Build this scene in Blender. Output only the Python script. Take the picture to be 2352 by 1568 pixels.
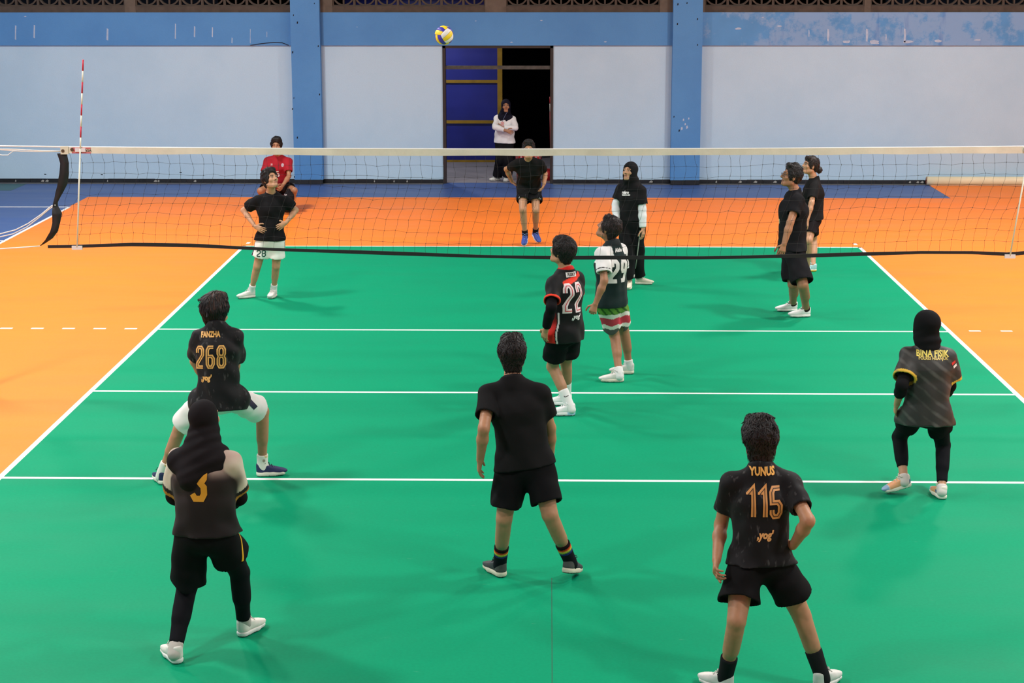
import bpy, math, random
import numpy as np
from mathutils import Vector, Matrix
from mathutils.bvhtree import BVHTree
for o in list(bpy.data.objects): bpy.data.objects.remove(o)
SC = bpy.context.scene
COL = SC.collection
W, H = 2352, 1568
# ------------------------------------------------------------------ camera
CAM_POS = np.array([-0.03904, -16.91623, 4.12049])
PITCH, ROLL, YAW, FOC = -0.210418, -0.00095, 0.0203266, 4134.63
def cam_axes():
    f = np.array([0, math.cos(PITCH), math.sin(PITCH)]); u = np.array([0, -math.sin(PITCH), math.cos(PITCH)]); r = np.array([1., 0, 0])
    c, s = math.cos(YAW), math.sin(YAW)
    Rz = np.array([[c, -s, 0], [s, c, 0], [0, 0, 1]])
    f, u, r = Rz @ f, Rz @ u, Rz @ r
    c, s = math.cos(ROLL), math.sin(ROLL)
    return r * c + u * s, u * c - r * s, f
CR, CU, CF = cam_axes()
cd = bpy.data.cameras.new('camera'); cam = bpy.data.objects.new('camera', cd); COL.objects.link(cam)
cam.matrix_world = Matrix(((CR[0], CU[0], -CF[0], CAM_POS[0]), (CR[1], CU[1], -CF[1], CAM_POS[1]), (CR[2], CU[2], -CF[2], CAM_POS[2]), (0, 0, 0, 1)))
cd.sensor_width = 36; cd.lens = FOC * 36 / W; cd.clip_end = 200
SC.camera = cam
# ------------------------------------------------------------------ light and exposure
SC.view_settings.view_transform = 'Standard'; SC.view_settings.look = 'None'
SC.view_settings.gamma = 1; SC.view_settings.use_curve_mapping = False
SC.view_settings.exposure = 0.0
wd = bpy.data.worlds.new('night'); SC.world = wd; wd.use_nodes = True
wd.node_tree.nodes['Background'].inputs[0].default_value = (0.02, 0.025, 0.04, 1)
wd.node_tree.nodes['Background'].inputs[1].default_value = 0.15
LAMP_W = 560.0
LAMP_ROW = (.85, .96, 1.05, 1.2)
LAMPS = [(sx * 7., y) for sx in (-1, 1) for y in (-11., -4.5, 2., 8.5)]
CEIL = 9.0
# ------------------------------------------------------------------ helpers
def A(*v): return np.array(v, float)
def nrm(v): v = np.asarray(v, float); return v / (np.linalg.norm(v) + 1e-12)
def ray(px, py): return CF + (px - W / 2) / FOC * CR - (py - H / 2) / FOC * CU
def at(px, py, Y): d = ray(px, py); return CAM_POS + d * (Y - CAM_POS[1]) / d[1]
def gnd(px, py, z=0.): d = ray(px, py); return CAM_POS + d * (z - CAM_POS[2]) / d[2]
def onray(px, py, par, L, sgn):
    d = nrm(ray(px, py)); m = par - CAM_POS; t = m @ d; h2 = m @ m - t * t
    e = math.sqrt(max(0, L * L - h2)); return CAM_POS + d * (t + sgn * e)
def lin(c):
    c = np.asarray(c, float) / 255.
    return tuple(np.where(c <= .04045, c / 12.92, ((c + .055) / 1.055) ** 2.4))
MATS = {}
def mat(name, rgb=None, rough=.6, noise=None, bump=None, spec=.5, vcol=False, metal=0, sheen=0, emit=None, build=None):
    if name in MATS: return MATS[name]
    m = bpy.data.materials.new(name); m.use_nodes = True; nt = m.node_tree; b = nt.nodes['Principled BSDF']; MATS[name] = m
    b.inputs['Roughness'].default_value = rough; b.inputs['Specular IOR Level'].default_value = spec; b.inputs['Metallic'].default_value = metal
    if sheen: b.inputs['Sheen Weight'].default_value = sheen
    N = lambda t: nt.nodes.new(t); Lk = nt.links.new
    tc = N('ShaderNodeTexCoord'); src = None
    if vcol:
        a = N('ShaderNodeAttribute'); a.attribute_name = 'col'; src = a.outputs['Color']
    else:
        rg = N('ShaderNodeRGB'); rg.outputs[0].default_value = (*lin(rgb), 1); src = rg.outputs[0]
    if noise:   # (scale, amount)
        nz = N('ShaderNodeTexNoise'); nz.inputs['Scale'].default_value = noise[0]; nz.inputs['Detail'].default_value = 6
        Lk(tc.outputs['Object'], nz.inputs['Vector'])
        mr = N('ShaderNodeMapRange'); mr.inputs[1].default_value = .3; mr.inputs[2].default_value = .7
        mr.inputs[3].default_value = 1 - noise[1]; mr.inputs[4].default_value = 1 + noise[1]
        Lk(nz.outputs[0], mr.inputs[0])
        mx = N('ShaderNodeVectorMath'); mx.operation = 'SCALE'; Lk(src, mx.inputs[0]); Lk(mr.outputs[0], mx.inputs['Scale']); src = mx.outputs[0]
    if build: src = build(nt, N, Lk, tc, src, b)
    Lk(src, b.inputs['Base Color'])
    if bump:    # (scale, strength, distance)
        nz = N('ShaderNodeTexNoise'); nz.inputs['Scale'].default_value = bump[0]; nz.inputs['Detail'].default_value = 4
        Lk(tc.outputs['Object'], nz.inputs['Vector'])
        bp = N('ShaderNodeBump'); bp.inputs['Strength'].default_value = bump[1]; bp.inputs['Distance'].default_value = bump[2]
        Lk(nz.outputs[0], bp.inputs['Height']); Lk(bp.outputs[0], b.inputs['Normal'])
    if emit:
        b.inputs['Emission Color'].default_value = (*lin(emit[0]), 1); b.inputs['Emission Strength'].default_value = emit[1]
    return m
def tag(o, label=None, cat=None, group=None, kind=None):
    if label: o['label'] = label
    if cat: o['category'] = cat
    if group: o['group'] = group
    if kind: o['kind'] = kind
    return o
def link(name, me, m=None, parent=None):
    o = bpy.data.objects.new(name, me); COL.objects.link(o)
    if m is not None and me is not None:
        if not me.materials: me.materials.append(m)
    if parent is not None:
        o.parent = parent; o.matrix_parent_inverse = parent.matrix_world.inverted()
    return o
def empty(name, loc):
    o = bpy.data.objects.new(name, None); COL.objects.link(o); o.location = loc; o.empty_display_size = .1
    o.matrix_world = Matrix.Translation(Vector(loc)); return o
class MB:
    def __init__(s): s.v = []; s.f = []
    def box(s, lo, hi):
        n = len(s.v); x0, y0, z0 = lo; x1, y1, z1 = hi
        s.v += [(x0, y0, z0), (x1, y0, z0), (x1, y1, z0), (x0, y1, z0), (x0, y0, z1), (x1, y0, z1), (x1, y1, z1), (x0, y1, z1)]
        s.f += [tuple(n + i for i in q) for q in ((0, 3, 2, 1), (4, 5, 6, 7), (0, 1, 5, 4), (1, 2, 6, 5), (2, 3, 7, 6), (3, 0, 4, 7))]; return s
    def tube(s, pts, r, n=8, cap=True, closed=False):
        pts = [np.asarray(p, float) for p in pts]; rs = r if hasattr(r, '__len__') else [r] * len(pts)
        base = len(s.v); m = len(pts); up = None
        for i, p in enumerate(pts):
            a = pts[max(i - 1, 0)] if not closed else pts[i - 1]; b = pts[min(i + 1, m - 1)] if not closed else pts[(i + 1) % m]
            t = nrm(b - a)
            if up is None: up = nrm(np.cross(t, (0.31, .2, .93))) if abs(t[2]) < .9 else nrm(np.cross(t, (1, .1, 0)))
            up = nrm(up - t * (up @ t)); w = np.cross(t, up)
            for j in range(n):
                q = 2 * math.pi * j / n; s.v.append(tuple(p + rs[i] * (math.cos(q) * up + math.sin(q) * w)))
        for i in range(m if closed else m - 1):
            for j in range(n):
                i2 = (i + 1) % m
                s.f.append((base + i * n + j, base + i * n + (j + 1) % n, base + i2 * n + (j + 1) % n, base + i2 * n + j))
        if cap and not closed:
            s.f.append(tuple(base + j for j in reversed(range(n)))); s.f.append(tuple(base + (m - 1) * n + j for j in range(n)))
        return s
    def strip(s, pa, pb, thick):   # thick ribbon between two polylines; thick = offset vector
        base = len(s.v); t = np.asarray(thick, float); m = len(pa)
        for a, b in zip(pa, pb):
            a = np.asarray(a, float); b = np.asarray(b, float)
            s.v += [tuple(a), tuple(b), tuple(b + t), tuple(a + t)]
        for i in range(m - 1):
            q = base + 4 * i
            for j in range(4): s.f.append((q + j, q + (j + 1) % 4, q + 4 + (j + 1) % 4, q + 4 + j))
        s.f.append((base, base + 3, base + 2, base + 1)); q = base + 4 * (m - 1); s.f.append((q, q + 1, q + 2, q + 3)); return s
    def prism(s, poly, y0, y1):    # polygon in xz extruded along y
        n = len(poly); b = len(s.v)
        s.v += [(x, y0, z) for x, z in poly] + [(x, y1, z) for x, z in poly]
        s.f.append(tuple(range(b, b + n))); s.f.append(tuple(reversed(range(b + n, b + 2 * n))))
        for i in range(n): s.f.append((b + i, b + n + i, b + n + (i + 1) % n, b + (i + 1) % n))
        return s
    def mesh(s, name, smooth=False):
        me = bpy.data.meshes.new(name); me.from_pydata(s.v, [], s.f); me.update()
        if smooth: me.polygons.foreach_set('use_smooth', [True] * len(me.polygons))
        return me
    def build(s, name, m, parent=None, smooth=False): return link(name, s.mesh(name, smooth), m, parent)
#==SETTING==
# ------------------------------------------------------------------ surfaces
def court_mat(name, rgb, rough, streak, spec=.3):
    def bld(nt, N, Lk, tc, src, b):
        # scuffs and cleaning streaks of the vinyl, plus fine grain
        mp = N('ShaderNodeMapping'); mp.inputs['Scale'].default_value = (1.0, 3.5, 1); Lk(tc.outputs['Object'], mp.inputs[0])
        n1 = N('ShaderNodeTexNoise'); n1.inputs['Scale'].default_value = .55; n1.inputs['Detail'].default_value = 5; Lk(mp.outputs[0], n1.inputs['Vector'])
        n2 = N('ShaderNodeTexNoise'); n2.inputs['Scale'].default_value = 45; n2.inputs['Detail'].default_value = 5; Lk(tc.outputs['Object'], n2.inputs['Vector'])
        r1 = N('ShaderNodeMapRange'); r1.inputs[1].default_value = .3; r1.inputs[2].default_value = .7; r1.inputs[3].default_value = 1 - streak; r1.inputs[4].default_value = 1 + streak; Lk(n1.outputs[0], r1.inputs[0])
        r2 = N('ShaderNodeMapRange'); r2.inputs[1].default_value = .3; r2.inputs[2].default_value = .7; r2.inputs[3].default_value = .95; r2.inputs[4].default_value = 1.05; Lk(n2.outputs[0], r2.inputs[0])
        mu = N('ShaderNodeMath'); mu.operation = 'MULTIPLY'; Lk(r1.outputs[0], mu.inputs[0]); Lk(r2.outputs[0], mu.inputs[1])
        sc = N('ShaderNodeVectorMath'); sc.operation = 'SCALE'; Lk(src, sc.inputs[0]); Lk(mu.outputs[0], sc.inputs['Scale'])
        # pale worn scratches
        n3 = N('ShaderNodeTexNoise'); n3.inputs['Scale'].default_value = 5.5; n3.inputs['Detail'].default_value = 8; n3.inputs['Roughness'].default_value = .65; Lk(mp.outputs[0], n3.inputs['Vector'])
        r3 = N('ShaderNodeMapRange'); r3.inputs[1].default_value = .66; r3.inputs[2].default_value = .78; r3.inputs[3].default_value = 0; r3.inputs[4].default_value = .22; Lk(n3.outputs[0], r3.inputs[0])
        mx = N('ShaderNodeMix'); mx.data_type = 'RGBA'; Lk(r3.outputs[0], mx.inputs[0]); Lk(sc.outputs[0], mx.inputs[6]); mx.inputs[7].default_value = (.35, .5, .42, 1)
        rr = N('ShaderNodeMapRange'); rr.inputs[1].default_value = .3; rr.inputs[2].default_value = .7; rr.inputs[3].default_value = rough - .06; rr.inputs[4].default_value = rough + .08; Lk(n1.outputs[0], rr.inputs[0]); Lk(rr.outputs[0], b.inputs['Roughness'])
        return mx.outputs[2]
    return mat(name, rgb, rough, bump=(220, .12, .002), spec=spec, build=bld)
M_GREEN = court_mat('court green vinyl', (5, 140, 99), .6, .03, .06)
M_ORANGE = court_mat('court orange vinyl', (246, 129, 44), .5, .025, .12)
M_BLUE = court_mat('court blue vinyl', (62, 88, 142), .42, .08)
M_LINE = mat('line white paint', (236, 236, 232), .5, noise=(8, .04))
def wall_mat(name, rgb, dirt_rgb, amt):
    def bld(nt, N, Lk, tc, src, b):
        n1 = N('ShaderNodeTexNoise'); n1.inputs['Scale'].default_value = .8; n1.inputs['Detail'].default_value = 7; n1.inputs['Roughness'].default_value = .62; Lk(tc.outputs['Object'], n1.inputs['Vector'])
        r1 = N('ShaderNodeMapRange'); r1.inputs[1].default_value = .42; r1.inputs[2].default_value = .72; r1.inputs[4].default_value = amt; Lk(n1.outputs[0], r1.inputs[0])
        mx = N('ShaderNodeMix'); mx.data_type = 'RGBA'; Lk(r1.outputs[0], mx.inputs[0]); Lk(src, mx.inputs[6]); mx.inputs[7].default_value = (*lin(dirt_rgb), 1)
        return mx.outputs[2]
    return mat(name, rgb, .75, bump=(35, .25, .004), spec=.3, build=bld, noise=(60, .03))
M_WALL = wall_mat('pale blue wall paint', (178, 204, 222), (160, 190, 212), .5)
M_BEAM = wall_mat('blue beam paint', (84, 138, 192), (68, 118, 176), .5)
def peel(nt, N, Lk, tc, src, b):
    n1 = N('ShaderNodeTexNoise'); n1.inputs['Scale'].default_value = 2.6; n1.inputs['Detail'].default_value = 9; n1.inputs['Roughness'].default_value = .7; Lk(tc.outputs['Object'], n1.inputs['Vector'])
    mp = N('ShaderNodeMapping'); mp.inputs['Scale'].default_value = (1, 1, .18); Lk(tc.outputs['Object'], mp.inputs[0])
    n2 = N('ShaderNodeTexNoise'); n2.inputs['Scale'].default_value = 5; n2.inputs['Detail'].default_value = 6; Lk(mp.outputs[0], n2.inputs['Vector'])
    sx = N('ShaderNodeSeparateXYZ'); Lk(tc.outputs['Object'], sx.inputs[0])
    rx = N('ShaderNodeMapRange'); rx.inputs[1].default_value = 3.0; rx.inputs[2].default_value = 4.6; rx.inputs[4].default_value = .16; Lk(sx.outputs[0], rx.inputs[0])
    ad = N('ShaderNodeMath'); ad.operation = 'ADD'; Lk(n1.outputs[0], ad.inputs[0]); Lk(rx.outputs[0], ad.inputs[1])
    r1 = N('ShaderNodeMapRange'); r1.inputs[1].default_value = .56; r1.inputs[2].default_value = .66; r1.inputs[4].default_value = .7; Lk(ad.outputs[0], r1.inputs[0])
    mx = N('ShaderNodeMix'); mx.data_type = 'RGBA'; Lk(r1.outputs[0], mx.inputs[0]); Lk(src, mx.inputs[6]); mx.inputs[7].default_value = (*lin((138, 164, 198)), 1)
    r2 = N('ShaderNodeMapRange'); r2.inputs[1].default_value = .6; r2.inputs[2].default_value = .7; r2.inputs[4].default_value = .5; Lk(n2.outputs[0], r2.inputs[0])
    m2 = N('ShaderNodeMix'); m2.data_type = 'RGBA'; Lk(r2.outputs[0], m2.inputs[0]); Lk(mx.outputs[2], m2.inputs[6]); m2.inputs[7].default_value = (*lin((58, 102, 172)), 1)
    return m2.outputs[2]
M_BEAMP = mat('peeling blue beam paint', (88, 142, 194), .75, bump=(30, .3, .004), spec=.3, noise=(3, .06), build=peel)
M_CHALK = mat('chalky bare plaster', (168, 182, 204), .9, noise=(20, .08))
M_PLASTER = mat('grey brown plaster', (92, 82, 72), .9, noise=(6, .22), bump=(30, .4, .006))
M_BLOCK = mat('dusty breeze block', (72, 63, 55), .9, noise=(8, .2), bump=(40, .4, .005))
M_BLACKTILE = mat('black skirting tile', (24, 25, 28), .35, noise=(5, .3))
M_STEELD = mat('dark brown steel frame', (38, 28, 26), .5, noise=(6, .2))
M_BAR = mat('worn grey steel bar', (72, 70, 66), .5, noise=(14, .3), metal=.3)
M_PBLUE = mat('deep blue door panel', (24, 34, 130), .5, noise=(1.4, .15))
M_YEL = mat('dull yellow trim', (150, 116, 20), .6, noise=(6, .2))
M_PORCH = mat('grey porch concrete', (120, 116, 124), .8, noise=(2, .12), bump=(25, .3, .004))
M_NIGHT = mat('night darkness', (14, 14, 16), .9, noise=(2, .3))
M_CEIL = mat('ceiling sheet', (150, 152, 150), .8, noise=(1, .06))

WY = 16.45
def struct(name, mb, m, parent=None):
    o = mb.build(name, m, parent)
    if parent is None: o['kind'] = 'structure'
    return o
# floor: blue sports vinyl, orange free zone, green court laid on it
fl = struct('floor', MB().box((-12, -20, -.12), (12, WY + .12, -.004)), M_BLUE)
og = MB().box((-8.14, -14.4, -.0045), (6.98, 14.45, -.002)).build('orange_free_zone', M_ORANGE, fl)
MB().box((6.98, -14.4, -.0045), (12, WY - .01, -.002)).build('orange_free_zone', M_ORANGE, fl)
MB().box((-4.5, -9, -.003), (4.5, 9, 0)).build('green_court', M_GREEN, fl)
MB().box((-12, 15.3, -.0045), (-9.75, WY - .01, -.0025)).build('green_corner', mat('dull green floor paint', (40, 84, 92), .5, noise=(2, .1)), fl)
def line(x0, y0, x1, y1, w=.05, name='court_line'):
    a, b = A(x0, y0), A(x1, y1); d = nrm(b - a); n = A(-d[1], d[0]) * w / 2
    q = [a - n, b - n, b + n, a + n]; m = MB(); m.v = [(p[0], p[1], .0014) for p in q] + [(p[0], p[1], -.003) for p in q]
    m.f = [(0, 1, 2, 3)] + [(i, i + 4, (i + 1) % 4 + 4, (i + 1) % 4) for i in range(4)]
    return m.build(name, M_LINE, fl)
line(-4.475, -9, -4.475, 9); line(4.475, -9, 4.475, 9); line(-4.5, 8.975, 4.5, 8.975); line(-4.5, -8.975, 4.5, -8.975)
for y in (-2.975, 0, 2.975): line(-4.45, y, 4.45, y)
for i in range(5):
    line(-4.70 - .355 * i, 3.0, -4.84 - .355 * i, 3.0, .05, 'line_dash'); line(4.70 + .355 * i, 3.02, 4.83 + .355 * i, 3.02, .05, 'line_dash')
line(-4.46, 9.2, -4.46, 9.34, .05, 'line_dash'); line(4.46, 9.2, 4.46, 9.34, .05, 'line_dash')
line(-8.12, -2, -8.12, 13.13, .05, 'sideline_paint'); line(-12, 13.12, -8.1, 13.12, .05, 'sideline_paint'); line(-12, 9.43, -8.14, 9.43, .05, 'sideline_paint')
M_SEAM = mat('vinyl seam', (8, 96, 70), .6)
m = MB().box((-.010, -9, -.001), (-.004, -5.3, .0005)); m.build('floor_seam', M_SEAM, fl)

# far wall with doorway
DX0, DX1, BZ0, BZ1 = -1.99, .045, 2.535, 3.132
wf = struct('wall_far', MB().box((-12, WY, 0), (DX0, WY + .15, BZ0)).box((DX1, WY, 0), (12, WY + .15, BZ0)), M_WALL)
PIL = [(-11.7, -11.17), (-4.745, -4.215), (2.215, 2.75), (9.18, 9.71)]
edges = [-12] + [e for p in PIL for e in p] + [12]
for i in range(0, len(edges), 2):
    x0, x1 = edges[i], edges[i + 1]
    if x1 - x0 < .05: continue
    MB().box((x0, WY - .035, BZ0), (x1, WY + .15, BZ1)).build('beam', M_BEAMP if x0 > 2 else M_BEAM, wf)
for x0, x1 in PIL: MB().box((x0, WY - .18, .085), (x1, WY + .15, CEIL)).build('pillar', M_BEAM, wf)
# baseboard of black tiles
bb = struct('baseboard_far', MB().box((-12, WY - .004, 0), (DX0 - .06, WY + .01, .07)).box((DX1 + .06, WY - .004, 0), (12, WY + .01, .07)), M_BLACKTILE)
random.seed(5)
def tiles(x0, x1, y, h):
    n = max(1, round((x1 - x0) / .3)); w = (x1 - x0) / n
    for i in range(n):
        MB().box((x0 + i * w + .0015, y - .014, 0), (x0 + (i + 1) * w - .0015, y, h + random.uniform(-.003, .003))).build('tile', M_BLACKTILE, bb)
seg = [-10.6, PIL[1][0], PIL[1][1], DX0 - .07, DX1 + .07, PIL[2][0], PIL[2][1], 9.0]
for i in range(0, 8, 2): tiles(seg[i], seg[i + 1], WY - .004, .075)
for x0, x1 in PIL[1:3]: tiles(x0, x1, WY - .18, .085)
M_CHIP = mat('bare mortar chip', (150, 150, 146), .9)
for px in (36, 98, 108, 247, 357, 364, 448, 860, 905, 935, 1495, 1645, 1700, 1735, 1780, 1812, 2090, 2108, 2118):
    p = at(px, 416, WY - .02); w = random.uniform(.012, .04)
    MB().prism([(p[0] - w, .025), (p[0] + w * .6, .018), (p[0] + w, .04), (p[0] + .2 * w, .06), (p[0] - .5 * w, .046)], WY - .0215, WY - .017).build('tile_chip', M_CHIP, bb)
struct('skirting_strip', MB().box((-12, WY - .16, -.004), (DX0, WY - .018, .003)).box((DX1, WY - .16, -.004), (12, WY - .018, .003)), mat('dusty grey cement strip', (86, 88, 92), .85, noise=(8, .2)))
# ledge, plaster piers, ventilation blocks above the beam
edges2 = [(-12, -7.80), (-7.60, -4.745), (-4.215, -1.2), (-.815, 2.215), (2.75, 5.70), (5.80, 9.18)]
MB().box((-12, WY - .02, BZ1), (12, WY + .15, 3.243)).build('ledge', M_BLOCK, wf)
for x0, x1 in ((-7.80, -7.60), (-4.215, -3.99), (-1.2, -.815), (1.98, 2.215), (2.75, 2.80), (5.685, 5.80)):
    MB().box((x0, WY - .025, BZ1), (x1, WY + .15, 3.66)).build('plaster_pier', M_PLASTER, wf)
MB().box((-12, WY - .02, 3.645), (12, WY + .15, CEIL)).build('upper_wall', M_WALL, wf)
def vent_mesh(w=.398, h=.402):
    b = MB(); t = .022; R0, R1 = .168, .197; y0, y1 = WY + .0, WY + .10; c = (w / 2, h / 2)
    for lo, hi in (((0, 0), (w, t)), ((0, h - t), (w, h)), ((0, t), (t, h - t)), ((w - t, t), (w, h - t))):
        b.box((lo[0], y0, lo[1]), (hi[0], y1, hi[1]))
    n = 28
    for i in range(n):
        a0, a1 = 2 * math.pi * i / n, 2 * math.pi * (i + 1) / n
        q = [(c[0] + r * math.cos(a), c[1] + r * math.sin(a)) for r, a in ((R0, a0), (R1, a0), (R1, a1), (R0, a1))]
        b.prism(q, y0 + .012, y1)
    b.box((c[0] - .014, y0 + .02, c[1] - R0), (c[0] + .014, y1 - .01, c[1] + R0)); b.box((c[0] - R0, y0 + .02, c[1] - .014), (c[0] + R0, y1 - .01, c[1] + .014))
    return b.mesh('vent_block')
vm = vent_mesh()
for x0, x1 in ((-10.6, -7.8), (-7.6, -4.745), (-3.99, -1.2), (-.815, 1.98), (2.80, 5.685), (5.80, 8.6)):
    n = 7; w = (x1 - x0) / n
    for i in range(n):
        o = link('vent_block', vm, M_BLOCK, wf); o.location = (x0 + i * w, 0, 3.243); o.scale = (w / .398, 1, 1)
# chalk marks, holes and cables on the beam and the pillars
for px, y0, y1, w in ((36, 58, 92, .03), (79, 57, 88, .035), (247, 65, 93, .04), (403, 54, 90, .025), (447, 60, 86, .028), (488, 62, 86, .025), (533, 86, 100, .02), (575, 66, 100, .012), (613, 72, 86, .01),
                      (1858, 68, 85, .02), (1902, 66, 95, .04), (1991, 66, 96, .04), (2078, 65, 98, .04), (2035, 78, 94, .02)):
    a, b = at(px, y0, WY - .036), at(px, y1, WY - .036); w /= 2
    MB().prism([(a[0] - w * .7, a[2]), (a[0] + w * .8, a[2] - .01), (b[0] + w, (a[2] + b[2]) / 2), (b[0] + .6 * w, b[2]), (b[0] - w, b[2] + .015)][::-1], WY - .0362, WY - .034).build('paint_scrape', M_CHALK, wf)
for px, py, s in ((1752, 40, .03), (1945, 96, .09), (2008, 97, .12), (2085, 96, .1), (1790, 60, .05), (2155, 94, .08), (2245, 92, .06), (1695, 66, .07), (1093, 48, .02), (1244, 47, .03), (1390, 96, .03), (1175, 97, .03), (58, 38, .03), (820, 62, .015)):
    c = at(px, py, WY - .036); pts = [(c[0] + s * random.uniform(.6, 1.1) * math.cos(a), c[2] + .35 * s * random.uniform(.6, 1.1) * math.sin(a)) for a in np.linspace(0, 2 * math.pi, 9)[:-1]]
    MB().prism(pts, WY - .0362, WY - .034).build('paint_patch', M_CHALK, wf)
M_HOLE = mat('drilled hole', (12, 14, 26), .9)
for px, py in ((722, 8), (674, 35), (731, 106), (672, 120), (683, 52), (734, 217), (675, 225), (683, 316), (676, 406), (672, 250), (1556, 55), (1602, 44), (1578, 7), (1557, 10), (1548, 268), (1602, 103), (1560, 300)):
    c = at(px, py, WY - .181); s = random.uniform(.012, .022)
    MB().prism([(c[0] - s * .6, c[2] - s), (c[0] + s * .5, c[2] - s * .8), (c[0] + s * .6, c[2] + s), (c[0] - s * .4, c[2] + s * .9)], WY - .1815, WY - .178).build('wall_hole', M_HOLE, wf)
for px, py in ((1574, 285), (1570, 275), (1578, 292), (1582, 272), (1566, 295)):
    c = at(px, py, WY - .181); s = random.uniform(.02, .035)
    MB().prism([(c[0] - s * .5, c[2] - s), (c[0] + s * .6, c[2] - s * .5), (c[0] + s * .3, c[2] + s), (c[0] - s * .5, c[2] + s * .6)], WY - .1815, WY - .178).build('paint_chip', M_CHALK, wf)
for px, py in ((104, 400), (234, 401), (415, 396)):
    c = at(px, py, WY); MB().prism([(c[0] - .02, c[2] - .008), (c[0] + .02, c[2] - .01), (c[0] + .018, c[2] + .008), (c[0] - .02, c[2] + .01)], WY - .001, WY + .002).build('wall_hole', M_HOLE, wf)
cb = [at(px, py, WY - .045) for px, py in ((575, 104), (600, 100), (628, 97), (648, 98), (663, 104))]
o = MB().tube(cb, .006, 6).build('cable', mat('black cable', (20, 16, 24), .6)); tag(o, 'black cable drooping along the lower edge of the blue beam', 'cable')

# doorway
df = struct('door_1', MB().box((DX0, WY - .02, 0), (DX0 + .055, WY + .17, BZ0)).box((DX1 - .055, WY - .02, 0), (DX1, WY + .17, BZ0)).box((DX0, WY - .02, BZ0 - .05), (DX1, WY + .17, BZ0)), M_STEELD)
MB().box((DX0 - .075, WY - .02, 0), (DX0, WY + .0, .075)).box((DX1, WY - .02, 0), (DX1 + .075, WY + .0, .075)).build('frame_foot', M_BLACKTILE, df)
zb = at(1150, 155, WY)[2]
MB().box((DX0 + .05, WY + .02, zb - .035), (DX1 - .05, WY + .08, zb + .03)).build('cross_bar', M_BAR, df)
PX1 = at(1154, 300, 20.)[0]
pd = struct('door_2', MB().box((-4.2, 20.0, .0), (PX1 - .09, 20.05, 3.6)), M_PBLUE)
for py in (187, 280, 371):
    z = at(1090, py, 19.97)[2]; MB().box((-4.2, 19.965, max(z - .03, 0)), (PX1 - .09, 20.0, z + .03)).build('yellow_rail', M_YEL, pd)
MB().box((PX1 - .10, 19.95, 0), (PX1, 20.06, 3.6)).build('yellow_stile', M_YEL, pd)
struct('porch_floor', MB().box((-6, WY + .12, -.12), (4, 22.5, 0)), M_PORCH)
struct('night_sheet', MB().box((-8, 27, -.5), (8, 27.1, 6)), M_NIGHT)  # near-black sheet put in for the darkness of the night outside
# room shell that the lamps light
struct('wall_left', MB().box((-12.15, -20.15, 0), (-12, WY + .15, CEIL)), M_WALL)
struct('wall_right', MB().box((12, -20.15, 0), (12.15, WY + .15, CEIL)), M_WALL)
struct('wall_back', MB().box((-12, -20.15, 0), (12, -20, CEIL)), M_WALL)
struct('ceiling', MB().box((-12.15, -20.15, CEIL), (12.15, WY + .15, CEIL + .1)), M_CEIL)
M_LAMPH = mat('lamp housing', (150, 150, 150), .4, metal=.6); M_LAMPE = mat('lamp lens', (255, 250, 240), .4, emit=((255, 250, 240), 12))
for i, (x, y) in enumerate(LAMPS):
    t = empty('ceiling_lamp', (x, y, CEIL - .5))
    tag(t, 'round ceiling lamp over the %s half of the court, %s' % ('left' if x < 0 else 'right', ('nearest the back wall', 'above the near attack line', 'above the far attack line', 'nearest the far wall')[i % 4]), 'ceiling lamp', 'hall ceiling lamps')
    MB().tube([(x, y, CEIL - .35), (x, y, CEIL - .42), (x, y, CEIL - .55), (x, y, CEIL - .6)], [.2, .35, .56, .58], 24).build('housing', M_LAMPH, t, True)
    MB().tube([(x, y, CEIL), (x, y, CEIL - .35)], .02, 8).build('rod', M_LAMPH, t, True)
    MB().tube([(x, y, CEIL - .6), (x, y, CEIL - .615)], .54, 24).build('lens', M_LAMPE, t, True)
    ld = bpy.data.lights.new('lamp_light', 'AREA'); ld.shape = 'DISK'; ld.size = 1.1; ld.energy = LAMP_W * LAMP_ROW[i % 4]; ld.color = (1, .975, .94); ld.spread = math.radians(170)
    lo = bpy.data.objects.new('lamp_light', ld); COL.objects.link(lo); lo.location = (x, y, CEIL - .63); lo.parent = t; lo.matrix_parent_inverse = t.matrix_world.inverted()
# unseen lamp added to light the porch dimly
pl = empty('porch_fill_lamp', (-2.6, 18.4, 3.3)); tag(pl, 'unseen lamp added above the porch outside the doorway', 'lamp')
MB().tube([(-2.6, 18.4, 3.3), (-2.6, 18.4, 3.36)], .1, 14).build('housing', M_LAMPH, pl)
ld = bpy.data.lights.new('porch_fill_light', 'AREA'); ld.shape = 'DISK'; ld.size = .25; ld.energy = 60; lo = bpy.data.objects.new('porch_fill_light', ld); COL.objects.link(lo); lo.location = (-2.6, 18.4, 3.28); lo.parent = pl; lo.matrix_parent_inverse = pl.matrix_world.inverted()

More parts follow.
